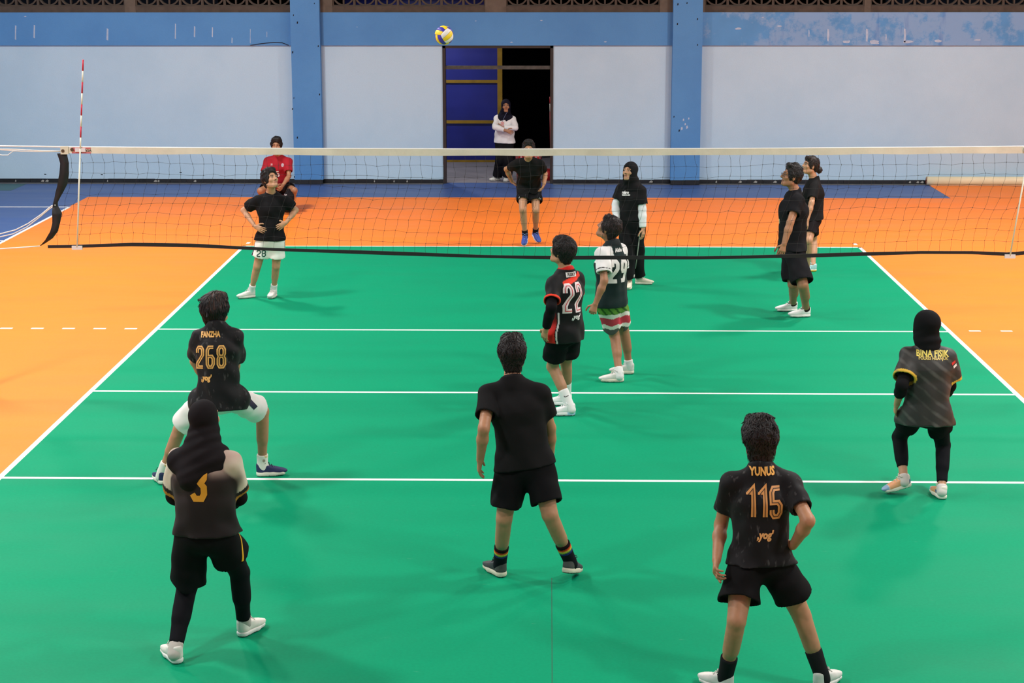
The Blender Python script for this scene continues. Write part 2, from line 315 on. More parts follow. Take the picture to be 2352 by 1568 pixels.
# ------------------------------------------------------------------ net
M_TAPE = mat('dirty white net tape', (214, 208, 190), .7, noise=(4, .1), bump=(14, .5, .01)); M_BTAPE = mat('black net tape', (20, 19, 21), .7, noise=(6, .2)); M_CORD = mat('black net cord', (36, 34, 36), .8)
M_ROPE = mat('white rope', (225, 222, 214), .7); M_ANTW = mat('antenna white', (226, 224, 206), .4); M_ANTR = mat('antenna red', (196, 38, 62), .4)
nt_ = empty('volleyball_net', (0, 0, 1.4)); tag(nt_, 'volleyball net with white top tape and black mesh across the court', 'net')
TPX = [(-60, 340), (150, 343), (185, 343.5), (700, 347), (1176, 348.5), (1700, 347), (2150, 344), (2352, 342), (2480, 341)]
TX = np.array([at(x, y, 0)[0] for x, y in TPX]); TZ = np.array([at(x, y, 0)[2] for x, y in TPX])
BPX = [(95, 566), (177, 565), (300, 561.5), (450, 564), (600, 571), (900, 582), (1100, 588), (1300, 592), (1600, 591.5), (1850, 587.5), (2000, 583), (2120, 579), (2230, 579.5), (2320, 584), (2360, 580), (2480, 578)]
BX = np.array([at(x, y, 0)[0] for x, y in BPX]); BZ = np.array([at(x, y, 0)[2] for x, y in BPX])
def tz(x): return np.interp(x, TX, TZ)
def bz(x): return np.interp(x, BX, BZ)
NX0, NX1 = at(150, 345, 0)[0], 4.78
xs = np.linspace(NX0 - .02, NX1, 120)
MB().strip([(x, -.004, tz(x) + .022 + .002 * math.sin(7 * x)) for x in xs], [(x, -.004, tz(x) - .038 + .003 * math.sin(5 * x + 2 * math.sin(2 * x))) for x in xs], (0, .012, 0)).build('top_tape', M_TAPE, nt_)
MB().tube([(x, .002, tz(x) + .024) for x in np.linspace(-5.50, 5.50, 60)], .006, 8).build('top_cable', mat('white coated cable', (236, 234, 226), .5), nt_, True)
bxs = np.linspace(at(110, 565, 0)[0], NX1, 120)
MB().strip([(x, -.005, bz(x) + .016 + .004 * math.sin(3 * x)) for x in bxs], [(x, -.005, bz(x) - .016) for x in bxs], (0, .01, 0)).build('bottom_tape', M_BTAPE, nt_)
# side tape on the left, hanging in folds
sp = [(142, 352, 20), (148, 375, 20), (147, 400, 19), (143, 425, 18), (135, 445, 16), (127, 466, 10), (127, 476, 8), (131, 492, 19), (129, 512, 18), (124, 532, 17), (112, 550, 12), (100, 560, 7), (92, 565, 5)]
pa, pb = [], []
for i in range(60):
    t = i / 59 * (len(sp) - 1); j = min(int(t), len(sp) - 2); q = t - j; u = (3 * q * q - 2 * q ** 3) * .5 + q * .5
    x, y, w = (sp[j][k] * (1 - u) + sp[j + 1][k] * u for k in range(3)); c = at(x, y, 0); e = w / 2 / 243
    dy = .02 * math.sin(i * .35); pa.append((c[0] - e, c[1] - .02 + dy, c[2])); pb.append((c[0] + e, c[1] + .02 - dy, c[2] + .004))
MB().strip(pa, pb, (0, .008, 0)).build('side_tape', M_BTAPE, nt_, True)
MB().strip([(NX1, -.004, tz(NX1)), (NX1, -.004, bz(NX1))], [(NX1 + .06, -.004, tz(NX1)), (NX1 + .06, -.004, bz(NX1))], (0, .008, 0)).build('side_tape', M_BTAPE, nt_)
# mesh of cords
rng = np.random.RandomState(3); ROWS = 9; NC = 91; cx = np.linspace(NX0 + .04, NX1 - .02, NC); nodes = np.zeros((ROWS + 1, NC, 3))
for i in range(ROWS + 1):
    v = i / ROWS; s = np.clip((v - .12) / .88, 0, 1); s = s * s * (3 - 2 * s)
    sh = -.165 * s + .02 * math.sin(5 * v) * (1 - s); x = cx + sh + rng.normal(0, .006, NC) * (0 < i < ROWS)
    zt = tz(cx) - .03; zb_ = bz(cx + sh) + .01
    z = zt * (1 - v) + zb_ * v + rng.normal(0, .005, NC) * (0 < i < ROWS) + .008 * np.sin(cx * 3 + i) * (0 < i < ROWS)
    if i == 0: x = cx + rng.normal(0, .008, NC)
    nodes[i, :, 0] = np.maximum(x, NX0 - .05 - .12 * v); nodes[i, :, 1] = .003 + .012 * np.sin(cx * 1.7 + v * 2) * math.sin(math.pi * v); nodes[i, :, 2] = z
mb = MB()
for j in range(NC):
    for i in range(ROWS):
        a, b = nodes[i, j], nodes[i + 1, j]; mid = (a + b) / 2 + A(rng.normal(0, .005), 0, 0); mb.tube([a, mid, b], .0011, 4, False)
for i in range(1, ROWS):
    mb.tube([nodes[i, 0] - A(.06, 0, 0)] + [nodes[i, j] for j in range(NC)], .0010, 4, False)
    for j in range(NC): p = nodes[i, j]; mb.box(p - .0028, p + .0028)
tag(mb.build('net_mesh', M_CORD, nt_), kind='stuff')
# antennas, striped above the tape
def antenna(pb_, pt_, top_z):
    a, b = np.asarray(pb_), np.asarray(pt_); L = np.linalg.norm(b - a); t = empty('antenna', a)
    n = 8; up = .44
    o = MB().tube([a, a + (b - a) * (1 - n * .104 / L)], .0075, 10).build('antenna_pole', M_ANTW, nt_, True)
    for k in range(n):
        q0, q1 = 1 - (n - k) * .104 / L, 1 - (n - k - 1) * .104 / L
        MB().tube([a + (b - a) * q0, a + (b - a) * q1], .0078, 10).build('stripe', M_ANTW if k % 2 == 0 else M_ANTR, o, True)
    bpy.data.objects.remove(t)
    for q, hz in ((a, .03), (A(np.interp(tz(a[0]), [a[2], b[2]], [a[0], b[0]]), -.012, tz(a[0])), .03)):
        MB().box((q[0] - .05, q[1] - .006, q[2] - hz * .7), (q[0] + .05, q[1] + .012, q[2] + hz * .5)).build('clip', mat('clear plastic clip', (216, 212, 214), .3), nt_)
pa_ = at(177, 568, -.016); pt_ = at(191, 137, -.016); antenna(pa_, pt_, 0)
pa_ = at(2320, 588, -.016); q_ = at(2352, 410, -.016); d_ = nrm(q_ - pa_); antenna(pa_, pa_ + d_ * 1.8, 0)
# brand label and fittings at the tape end
lx0, lx1 = at(165, 345, 0)[0], at(209, 345, 0)[0]; lz = tz(lx0)
MB().box((lx0, -.0062, lz - .036), (lx1, -.004, lz + .02)).build('tape_label', mat('faded label', (212, 178, 158), .7, noise=(30, .1)), nt_)
MB().box((lx0, -.0066, lz + .008), (lx1, -.0062, lz + .02)).build('label_band', mat('label red', (190, 70, 86), .7, noise=(25, .2)), nt_)
MB().box((lx0, -.0066, lz - .036), (lx1, -.0062, lz - .027)).build('label_band', MATS['label red'], nt_)
ex = at(148, 345, 0)[0]
MB().box((ex - .035, -.012, lz - .045), (ex + .04, .014, lz + .03)).build('tape_end', mat('tape end canvas', (205, 200, 178), .8), nt_)
for dx in (-.012, .075): MB().tube([(ex + dx, -.016, lz - .012 * (dx < 0)), (ex + dx, -.011, lz - .012 * (dx < 0))], .016, 12).build('grommet', mat('dull brass', (96, 84, 66), .4, metal=.6), nt_)
tcu = bpy.data.curves.new('label_text', 'FONT'); tcu.body = 'MIKASA'; tcu.size = .036; tcu.align_x = 'CENTER'; tcu.align_y = 'CENTER'; tcu.offset = .0008
to_ = bpy.data.objects.new('label_text', tcu); COL.objects.link(to_); tme = bpy.data.meshes.new_from_object(to_.evaluated_get(bpy.context.evaluated_depsgraph_get())); bpy.data.objects.remove(to_)
tme.transform(Matrix.Translation((lx0 + .125, -.0072, lz - .01)) @ Matrix.Rotation(math.pi / 2, 4, 'X')); link('label_text', tme, mat('label ink', (50, 40, 42), .7), nt_)
MB().tube([(lx0 + .03, -.0072, lz - .008), (lx0 + .03, -.0066, lz - .008)], .013, 14).build('label_logo', MATS['label red'], nt_)
# ropes to the post and the posts
def rope(name, pts, r=.005): return MB().tube(pts, r, 7).build(name, M_ROPE, nt_, True)
rope('rope', [at(140, 347, 0), at(90, 346, 0), at(40, 343, 0), at(0, 342.5, 0), (-5.5, 0, 2.345)])
rope('rope', [at(138, 348, 0), at(90, 348, 0), at(45, 347, 0), at(0, 344, 0), (-5.5, 0, 2.33)], .004)
rope('rope', [at(127, 470, 0), at(118, 473, 0), at(95, 492, 0), at(65, 513, 0), at(35, 528, 0), at(0, 537, 0), (-5.5, 0, 1.5)])
rope('rope', [at(127, 471, 0), at(112, 481, 0), at(93, 497, 0), at(62, 521, 0), at(30, 537, 0), at(0, 544, 0), (-5.5, 0, 1.46)])
rope('rope', [at(92, 565, 0), at(60, 567.5, 0), at(0, 571.5, 0), (-5.5, 0, 1.36)], .006)
rope('rope', [at(45, 346, 0), at(30, 347, 0), at(18, 356, 0), at(5, 356, 0), at(-10, 353, 0)], .003)
rope('rope', [(NX1 + .03, 0, 2.2), (5.5, 0, 2.3)]); rope('rope', [(NX1 + .03, 0, 1.4), (5.5, 0, 1.4)])
for i, x in enumerate((-5.58, 5.58)):
    t = empty('net_post', (x, 0, 0)); tag(t, 'steel net post on the floor at the %s end of the net' % ('left', 'right')[i], 'net post', 'net posts')
    MB().tube([(x, 0, .02), (x, 0, 2.45)], .045, 16).build('pole', M_LAMPH, t, True); MB().tube([(x, 0, -.002), (x, 0, .03)], .2, 20).build('base_plate', M_LAMPH, t)

# ------------------------------------------------------------------ ball
M_BY = mat('ball yellow', (244, 212, 40), .45, bump=(300, .1, .001)); M_BB = mat('ball blue violet', (62, 50, 168), .45, bump=(300, .1, .001)); M_BW = mat('ball white', (232, 230, 226), .45, bump=(300, .1, .001))
BC = at(1020, 81, 3.0); ball = empty('volleyball', BC); tag(ball, 'yellow, blue and white volleyball in the air above the net', 'ball')
def sp_(face, u, v):
    u, v = math.tan(u * math.pi / 4), math.tan(v * math.pi / 4); p = {0: (1, u, v), 1: (-1, -u, v), 2: (v, 1, u), 3: (v, -1, -u), 4: (u, v, 1), 5: (-u, v, -1)}[face]
    return nrm(p)
bR = Matrix.Rotation(math.radians(-32), 3, 'Y') @ Matrix.Rotation(math.radians(24), 3, 'X') @ Matrix.Rotation(math.radians(28), 3, 'Z')
for face in range(6):
    for k in range(3):
        n, b = 8, MB(); u0, u1 = -1 + 2 * k / 3 + .012, -1 + 2 * (k + 1) / 3 - .012
        for i in range(n + 1):
            for j in range(n + 1):
                u, v = u0 + (u1 - u0) * i / n, -.985 + 1.97 * j / n; e = min(i, n - i, 2, j, n - j) / 2.
                p = bR @ Vector(sp_(face, u, v)) * (.1012 + .0038 * min(1, e)); b.v.append(tuple(p + Vector(BC)))
        for i in range(n):
            for j in range(n): q = i * (n + 1) + j; b.f.append((q, q + n + 1, q + n + 2, q + 1))
        col = {0: (M_BB, M_BY, M_BB), 1: (M_BB, M_BY, M_BB), 2: (M_BW, M_BY, M_BW), 3: (M_BW, M_BY, M_BW), 4: (M_BY, M_BB, M_BY), 5: (M_BY, M_BB, M_BY)}[face][k]
        b.build('panel', col, ball, True)
import bmesh
bm_ = bmesh.new(); bmesh.ops.create_icosphere(bm_, subdivisions=3, radius=.1005); me = bpy.data.meshes.new('bladder'); bm_.to_mesh(me); bm_.free()
me.transform(Matrix.Translation(Vector(BC))); link('bladder', me, mat('ball seam', (70, 66, 90), .7), ball)

# ------------------------------------------------------------------ things by the wall
M_CREAM = mat('cream vinyl roll', (226, 212, 176), .55, noise=(3, .05))
rl = empty('floor_mat_roll', (9, 16.27, 0)); tag(rl, 'long cream rolled floor mat lying along the wall at the right', 'mat roll')
sx0, sx1 = 6.93, 11.6; pts = [(.02 + .0075 * a) for a in np.linspace(0, 10, 60)]
outer = [(sx0, 16.28, .0), (sx1, 16.28, .0)]
mb = MB(); mb.tube([(sx0, 16.29, .079), (sx1, 16.29, .079)], .078, 28); mb.build('roll', M_CREAM, rl, True)
sp3 = [(sx0 - .003, 16.29 + (.012 + .0043 * a) * math.cos(a), .079 + (.012 + .0043 * a) * math.sin(a)) for a in np.linspace(0, 14.5, 120)]
MB().tube(sp3, .003, 4).build('spiral_edge', mat('mat underside', (150, 60, 30), .8), rl)
MB().box((sx0 + .05, 16.15, 0), (sx1, 16.27, .012)).build('loose_flap', mat('mat flap', (206, 150, 110), .7), rl)
# things in the doorway: red slatted basket, red and white pole, red bucket
M_CORAL = mat('coral red plastic', (236, 66, 62), .45); M_CORALP = mat('faded pink plastic', (206, 140, 140), .5); M_RED = mat('red plastic', (180, 18, 28), .45)
bx = at(1214, 420, 16.9)[0]; bk = empty('plastic_basket', (bx, 17.0, 0)); tag(bk, 'coral red slatted plastic basket standing in the doorway behind the jumping player', 'basket')
for k in range(7):
    z0, z1 = .015 + k * .075, .015 + k * .075 + .045; w = .215 + .035 * k / 6; b = MB()
    pr = [(bx + w * math.cos(a), 17.0 + w * .8 * math.sin(a)) for a in np.linspace(0, 2 * math.pi, 29)[:-1]]
    b.v = [(x, y, z0) for x, y in pr] + [(x, y, z1) for x, y in pr] + [(bx + (x - bx) * .95, 17.0 + (y - 17.0) * .95, z1) for x, y in pr] + [(bx + (x - bx) * .95, 17.0 + (y - 17.0) * .95, z0) for x, y in pr]
    n = 28
    for i in range(n):
        for r in range(4): b.f.append((r * n + i, r * n + (i + 1) % n, ((r + 1) % 4) * n + (i + 1) % n, ((r + 1) % 4) * n + i))
    b.build('slat', M_CORAL, bk, True)
MB().tube([(bx, 17.0, .0), (bx, 17.0, .02)], .21, 24).build('bottom', M_CORAL, bk)
for i in range(14):
    a = 2 * math.pi * i / 14; MB().tube([(bx + .205 * math.cos(a), 17.0 + .18 * math.sin(a), .01), (bx + .235 * math.cos(a), 17.0 + .206 * math.sin(a), .5)], .02, 6).build('rib', M_CORALP, bk)
MB().tube([(bx + .252 * math.cos(a), 17.0 + .22 * math.sin(a), .52) for a in np.linspace(0, 2 * math.pi, 29)[:-1]], .014, 6, closed=True).build('rim', M_CORAL, bk, True)
pl0, pl1 = at(1266, 420, 16.72), at(1264, 222, 16.72)
rp = empty('striped_pole', pl0); tag(rp, 'thin red pole with a white band leaning by the right door jamb', 'pole')
def seg_(t0, t1, m, nm): MB().tube([pl0 + (pl1 - pl0) * t0, pl0 + (pl1 - pl0) * t1], .016, 10).build(nm, m, rp, True)
seg_(0, .83, M_RED, 'shaft'); seg_(.83, .92, M_ANTW, 'white_band'); seg_(.92, 1, M_RED, 'tip')
bc = at(1259, 416, 16.95); bq = empty('bucket', (bc[0], 16.95, 0)); tag(bq, 'small red bucket on the porch beside the door jamb', 'bucket')
MB().tube([(bc[0], 16.95, 0), (bc[0], 16.95, .2)], [.085, .11], 18).build('body', M_RED, bq, True); MB().tube([(bc[0] + .112 * math.cos(a), 16.95 + .112 * math.sin(a), .2) for a in np.linspace(0, 2 * math.pi, 19)[:-1]], .008, 6, closed=True).build('rim', M_RED, bq, True)
#==PEOPLE==
# ------------------------------------------------------------------ implicit-surface modelling kit (bodies, clothes, hair, shoes)
def axis_(lo, hi, base, fines):
    out = [lo]; x = lo
    while x < hi:
        st = base
        for a, b, r in fines:
            if a - base <= x <= b: st = min(st, r)
        x += st; out.append(x)
    return np.array(out, np.float32)
def P_rcone(a, b, ra, rb, k=.02, planes=(), op='u', tag_=None):
    a, b = A(*a), A(*b); r = max(ra, rb); ba = b - a; L2 = ba @ ba + 1e-9
    def f(X, Y, Z):
        px, py, pz = X - a[0], Y - a[1], Z - a[2]
        t = np.clip((px * ba[0] + py * ba[1] + pz * ba[2]) / L2, 0, 1)
        return np.sqrt((px - t * ba[0]) ** 2 + (py - t * ba[1]) ** 2 + (pz - t * ba[2]) ** 2) - (ra + (rb - ra) * t)
    return dict(f=f, lo=np.minimum(a, b) - r, hi=np.maximum(a, b) + r, k=k, planes=planes, op=op)
def P_ecap(a, b, side, wa, wb, k=.03, planes=(), op='u', sq=2.0):
    a, b = A(*a), A(*b); ba = b - a; L = np.linalg.norm(ba); ax = ba / (L + 1e-9); s = nrm(np.asarray(side) - ax * (np.asarray(side) @ ax)); n = np.cross(ax, s)
    r = max(wa + wb)
    def f(X, Y, Z):
        px, py, pz = X - a[0], Y - a[1], Z - a[2]
        l = px * ax[0] + py * ax[1] + pz * ax[2]; t = np.clip(l / (L + 1e-9), 0, 1)
        w = wa[0] + (wb[0] - wa[0]) * t; h = wa[1] + (wb[1] - wa[1]) * t; c = np.minimum(w, h)
        qs = px * s[0] + py * s[1] + pz * s[2]; qn = px * n[0] + py * n[1] + pz * n[2]; ql = l - t * L
        if sq != 2.0: k0 = (np.abs(qs / w) ** sq + np.abs(qn / h) ** sq + np.abs(ql / c) ** sq) ** (1 / sq)
        else: k0 = np.sqrt((qs / w) ** 2 + (qn / h) ** 2 + (ql / c) ** 2)
        k1 = np.sqrt((qs / w ** 2) ** 2 + (qn / h ** 2) ** 2 + (ql / c ** 2) ** 2) + 1e-6
        return np.where(k0 < .3, (k0 - 1) * c, k0 * (k0 - 1) / k1)
    return dict(f=f, lo=np.minimum(a, b) - r, hi=np.maximum(a, b) + r, k=k, planes=planes, op=op)
def P_ell(c, R, rad, k=.02, planes=(), op='u'):
    c = np.asarray(c, float); r = max(rad)
    def f(X, Y, Z):
        px, py, pz = X - c[0], Y - c[1], Z - c[2]; k0 = 0; k1 = 0
        for i in range(3):
            q = px * R[i][0] + py * R[i][1] + pz * R[i][2]; k0 = k0 + (q / rad[i]) ** 2; k1 = k1 + (q / rad[i] ** 2) ** 2
        k0 = np.sqrt(k0); k1 = np.sqrt(k1) + 1e-6
        return np.where(k0 < .3, (k0 - 1) * min(rad), k0 * (k0 - 1) / k1)
    return dict(f=f, lo=c - r, hi=c + r, k=k, planes=planes, op=op)
def sdf_mesh(prims, res, fines=(), disp=None, cuts=(), smooth=1, hollow=()):
    un = [p for p in prims if p['op'] == 'u']; pad = 3 * res
    lo = np.min([p['lo'] for p in un], 0) - pad; hi = np.max([p['hi'] for p in un], 0) + pad
    ax = [axis_(lo[i], hi[i], res, [(f[0][i], f[1][i], f[2]) for f in fines]) for i in range(3)]
    F = np.full([len(a) for a in ax], .3, np.float32); G = F.copy() if hollow else None
    for p in prims:
        pd = p['k'] + 2 * res; sl = []
        for i in range(3):
            i0 = max(np.searchsorted(ax[i], p['lo'][i] - pd) - 1, 0); i1 = min(np.searchsorted(ax[i], p['hi'][i] + pd) + 1, len(ax[i])); sl.append(slice(i0, i1))
        X = ax[0][sl[0]][:, None, None]; Y = ax[1][sl[1]][None, :, None]; Z = ax[2][sl[2]][None, None, :]
        if X.size == 0 or Y.size == 0 or Z.size == 0: continue
        d = p['f'](X, Y, Z); k = p['k']
        if hollow: g = G[tuple(sl)]; h = np.clip(k - np.abs(g - d), 0, None) / k; G[tuple(sl)] = np.minimum(g, d) - h * h * k * .25
        for pt, n in p['planes']: d = np.maximum(d, (X - pt[0]) * n[0] + (Y - pt[1]) * n[1] + (Z - pt[2]) * n[2])
        f = F[tuple(sl)]; k = p['k']
        if p['op'] == 'u':
            h = np.clip(k - np.abs(f - d), 0, None) / k; F[tuple(sl)] = np.minimum(f, d) - h * h * k * .25
        else:
            d = -d; h = np.clip(k - np.abs(f - d), 0, None) / k; F[tuple(sl)] = np.maximum(f, d) + h * h * k * .25
    X = ax[0][:, None, None]; Y = ax[1][None, :, None]; Z = ax[2][None, None, :]
    if disp is not None:
        dd = disp(X, Y, Z).astype(np.float32); F = F + dd
        if hollow: G = G + dd
    for e, n, dep, rad in hollow:   # open the cloth at a hem, leaving a thin wall
        t = (X - e[0]) * n[0] + (Y - e[1]) * n[1] + (Z - e[2]) * n[2]; r2 = (X - e[0]) ** 2 + (Y - e[1]) ** 2 + (Z - e[2]) ** 2 - t * t
        F = np.maximum(F, -np.maximum(np.maximum(G + .014, -t - dep), np.sqrt(np.maximum(r2, 0)) - rad))
    for pt, n in cuts: F = np.maximum(F, (X - pt[0]) * n[0] + (Y - pt[1]) * n[1] + (Z - pt[2]) * n[2])
    F[0] = F[-1] = .3; F[:, 0] = F[:, -1] = .3; F[:, :, 0] = F[:, :, -1] = .3
    S = (F < 0); c = np.zeros([s - 1 for s in S.shape], np.int8); S8 = S.astype(np.int8)
    for i in (0, 1):
        for j in (0, 1):
            for k in (0, 1): c += S8[i:i + c.shape[0], j:j + c.shape[1], k:k + c.shape[2]]
    mixed = (c > 0) & (c < 8); I, J, K = np.nonzero(mixed); idx = np.full(c.shape, -1, np.int32); idx[I, J, K] = np.arange(len(I))
    cv = {(i, j, k): F[I + i, J + j, K + k] for i in (0, 1) for j in (0, 1) for k in (0, 1)}
    acc = np.zeros((len(I), 3)); cnt = np.zeros(len(I))
    for a in cv:
        for d in range(3):
            if a[d] == 0:
                b = list(a); b[d] = 1; v0, v1 = cv[a], cv[tuple(b)]; cr = (v0 < 0) != (v1 < 0); t = np.where(cr, v0 / np.where(cr, v0 - v1, 1), 0)
                p = np.zeros((len(I), 3)); p[:] = a; p[:, d] = t; acc += p * cr[:, None]; cnt += cr
    L = acc / cnt[:, None]; V = np.empty((len(I), 3))
    for d, ii in enumerate((I, J, K)): V[:, d] = ax[d][ii] + L[:, d] * (ax[d][ii + 1] - ax[d][ii])
    Q = []
    for d in range(3):
        e1, e2 = (d + 1) % 3, (d + 2) % 3
        s0 = [slice(None)] * 3; s1 = [slice(None)] * 3; s0[d] = slice(0, -1); s1[d] = slice(1, None)
        for s in (s0, s1): s[e1] = slice(1, -1); s[e2] = slice(1, -1)
        a, b = S[tuple(s0)], S[tuple(s1)]; g = np.array(np.nonzero(a != b)); fl = a[tuple(g)]
        g[e1] += 1; g[e2] += 1
        def cell(o1, o2): q = g.copy(); q[e1] -= o1; q[e2] -= o2; return idx[q[0], q[1], q[2]]
        q = np.stack([cell(1, 1), cell(0, 1), cell(0, 0), cell(1, 0)], 1); q[~fl] = q[~fl][:, ::-1]; Q.append(q)
    Q = np.concatenate(Q)
    for _ in range(smooth):
        nb = np.zeros_like(V); ct = np.zeros(len(V))
        for i in range(4):
            a, b = Q[:, i], Q[:, (i + 1) % 4]
            for d in range(3): nb[:, d] += np.bincount(a, V[b, d], len(V)) + np.bincount(b, V[a, d], len(V))
            ct += np.bincount(a, minlength=len(V)) + np.bincount(b, minlength=len(V))
        V = V * .5 + .5 * nb / np.maximum(ct, 1)[:, None]
    return V, Q
def mk_mesh(name, V, Q, col=None):
    me = bpy.data.meshes.new(name); n = len(Q)
    me.vertices.add(len(V)); me.vertices.foreach_set('co', V.astype(np.float32).ravel())
    me.loops.add(4 * n); me.loops.foreach_set('vertex_index', Q.astype(np.int32).ravel())
    me.polygons.add(n); me.polygons.foreach_set('loop_start', np.arange(0, 4 * n, 4, dtype=np.int32))
    me.update(calc_edges=True)
    me.polygons.foreach_set('use_smooth', np.ones(n, bool))
    if col is not None:
        at_ = me.attributes.new('col', 'FLOAT_COLOR', 'POINT'); c = np.ones((len(V), 4), np.float32); c[:, :3] = col; at_.data.foreach_set('color', c.ravel())
    return me
def wrinkle(seed, amp, freq=1.0, vert=.6):
    r = np.random.RandomState(seed); T = [(r.normal(0, 1, 3), r.uniform(0, 6.3), r.normal(0, 1, 3), r.uniform(0, 6.3)) for _ in range(4)]
    def f(X, Y, Z):
        o = 0
        for i, (w, ph, w2, p2) in enumerate(T):
            w = nrm(w * (1, 1, vert)) * (26 + 12 * i) * freq; w2 = nrm(w2) * 9 * freq
            o = o + np.sin(w[0] * X + w[1] * Y + w[2] * Z + ph + 1.9 * np.sin(w2[0] * X + w2[1] * Y + w2[2] * Z + p2)) / (1 + .5 * i)
        return amp * .6 * o
    return f
M_SKIN = mat('skin', vcol=True, rough=.5, spec=.4, noise=(30, .06))
def fab(nt, N, Lk, tc, src, b): return src
M_CLOTH = mat('cloth', vcol=True, rough=.85, spec=.1, bump=(260, .15, .002), noise=(5, .1))
M_SLICK = mat('jersey', vcol=True, rough=.72, spec=.15, sheen=.05, bump=(200, .12, .002), noise=(6, .12))
def fleck(nt, N, Lk, tc, src, b):
    mp = N('ShaderNodeMapping'); mp.inputs['Rotation'].default_value = (0, math.radians(-35), 0); mp.inputs['Scale'].default_value = (1.6, 1.6, .55); Lk(tc.outputs['Object'], mp.inputs[0])
    n = N('ShaderNodeTexNoise'); n.inputs['Scale'].default_value = 22; n.inputs['Detail'].default_value = 2; Lk(mp.outputs[0], n.inputs['Vector'])
    r = N('ShaderNodeMapRange'); r.inputs[1].default_value = .6; r.inputs[2].default_value = .74; r.inputs[4].default_value = .6; Lk(n.outputs[0], r.inputs[0])
    mx = N('ShaderNodeMix'); mx.data_type = 'RGBA'; Lk(r.outputs[0], mx.inputs[0]); Lk(src, mx.inputs[6]); mx.inputs[7].default_value = (*lin((92, 92, 92)), 1); return mx.outputs[2]
M_FLECK = mat('flecked black jersey', vcol=True, rough=.7, spec=.15, sheen=.05, bump=(200, .12, .002), build=fleck)
def diag(nt, N, Lk, tc, src, b):
    mp = N('ShaderNodeMapping'); mp.inputs['Rotation'].default_value = (0, math.radians(-38), 0); Lk(tc.outputs['Object'], mp.inputs[0])
    w = N('ShaderNodeTexWave'); w.bands_direction = 'Z'; w.inputs['Scale'].default_value = 4.2; w.inputs['Distortion'].default_value = 1.5; w.inputs['Detail'].default_value = 3; Lk(mp.outputs[0], w.inputs['Vector'])
    n = N('ShaderNodeTexNoise'); n.inputs['Scale'].default_value = 7; n.inputs['Detail'].default_value = 3; Lk(tc.outputs['Object'], n.inputs['Vector'])
    mu = N('ShaderNodeMath'); mu.operation = 'MULTIPLY'; Lk(w.outputs['Fac'], mu.inputs[0]); Lk(n.outputs[0], mu.inputs[1])
    r = N('ShaderNodeMapRange'); r.inputs[1].default_value = .3; r.inputs[2].default_value = .62; r.inputs[4].default_value = .75; Lk(mu.outputs[0], r.inputs[0])
    mx = N('ShaderNodeMix'); mx.data_type = 'RGBA'; Lk(r.outputs[0], mx.inputs[0]); Lk(src, mx.inputs[6]); mx.inputs[7].default_value = (*lin((88, 88, 84)), 1); return mx.outputs[2]
M_DIAG = mat('charcoal jersey with diagonal streaks', vcol=True, rough=.6, spec=.3, bump=(200, .12, .002), build=diag)
M_HAIR = mat('black hair', vcol=True, rough=.55, spec=.3, bump=(120, .5, .004), noise=(60, .35))
M_SHOE = mat('shoe upper', vcol=True, rough=.6, spec=.4, bump=(150, .2, .002), noise=(20, .06))
M_SOLE = mat('shoe sole', vcol=True, rough=.6, spec=.4, noise=(20, .05))
def C(*c): return np.array(lin(c), np.float32)
BLK = C(22, 22, 24)

def frame_(f, u):   # rows: side, front, up
    f = nrm(f); s = nrm(np.cross(f, u)); u2 = np.cross(s, f); return np.array([s, f, u2])
def head_prims(hc, R, s, ears=True):
    P = lambda x, y, z: hc + s * (x * R[0] + y * R[1] + z * R[2]); q = []
    q.append(P_ell(P(0, -.012, .03), R, (.077 * s, .095 * s, .086 * s), .02))
    q.append(P_ell(P(0, .028, -.035), R, (.058 * s, .066 * s, .082 * s), .03))
    q.append(P_ell(P(0, .075, -.092), R, (.03 * s, .022 * s, .022 * s), .025))
    for e in (-1, 1):
        q.append(P_rcone(P(e * .052, .0, -.07), P(e * .022, .066, -.098), .02 * s, .016 * s, .03))          # jaw line
        q.append(P_ell(P(e * .042, .066, -.022), R, (.024 * s, .02 * s, .02 * s), .025))                     # cheek
        q.append(P_rcone(P(e * .012, .089, .03), P(e * .05, .072, .03), .011 * s, .010 * s, .014))          # brow
        q.append(P_ell(P(e * .033, .106, .008), R, (.019 * s, .018 * s, .012 * s), .012, op='s'))            # socket
        q.append(P_ell(P(e * .032, .078, .008), R, (.015 * s, .014 * s, .012 * s), .006))                    # eyeball
        if ears: q.append(P_ell(P(e * .078, -.008, -.012), R, (.010 * s, .019 * s, .031 * s), .008))                 # ear
    q.append(P_rcone(P(0, .092, .018), P(0, .112, -.022), .008 * s, .0135 * s, .012)); q.append(P_rcone(P(-.013, .098, -.027), P(.013, .098, -.027), .009 * s, .009 * s, .008))
    q.append(P_rcone(P(-.018, .088, -.052), P(.018, .088, -.052), .008 * s, .008 * s, .008)); q.append(P_rcone(P(-.015, .087, -.065), P(.015, .087, -.065), .0085 * s, .0085 * s, .008))
    return q
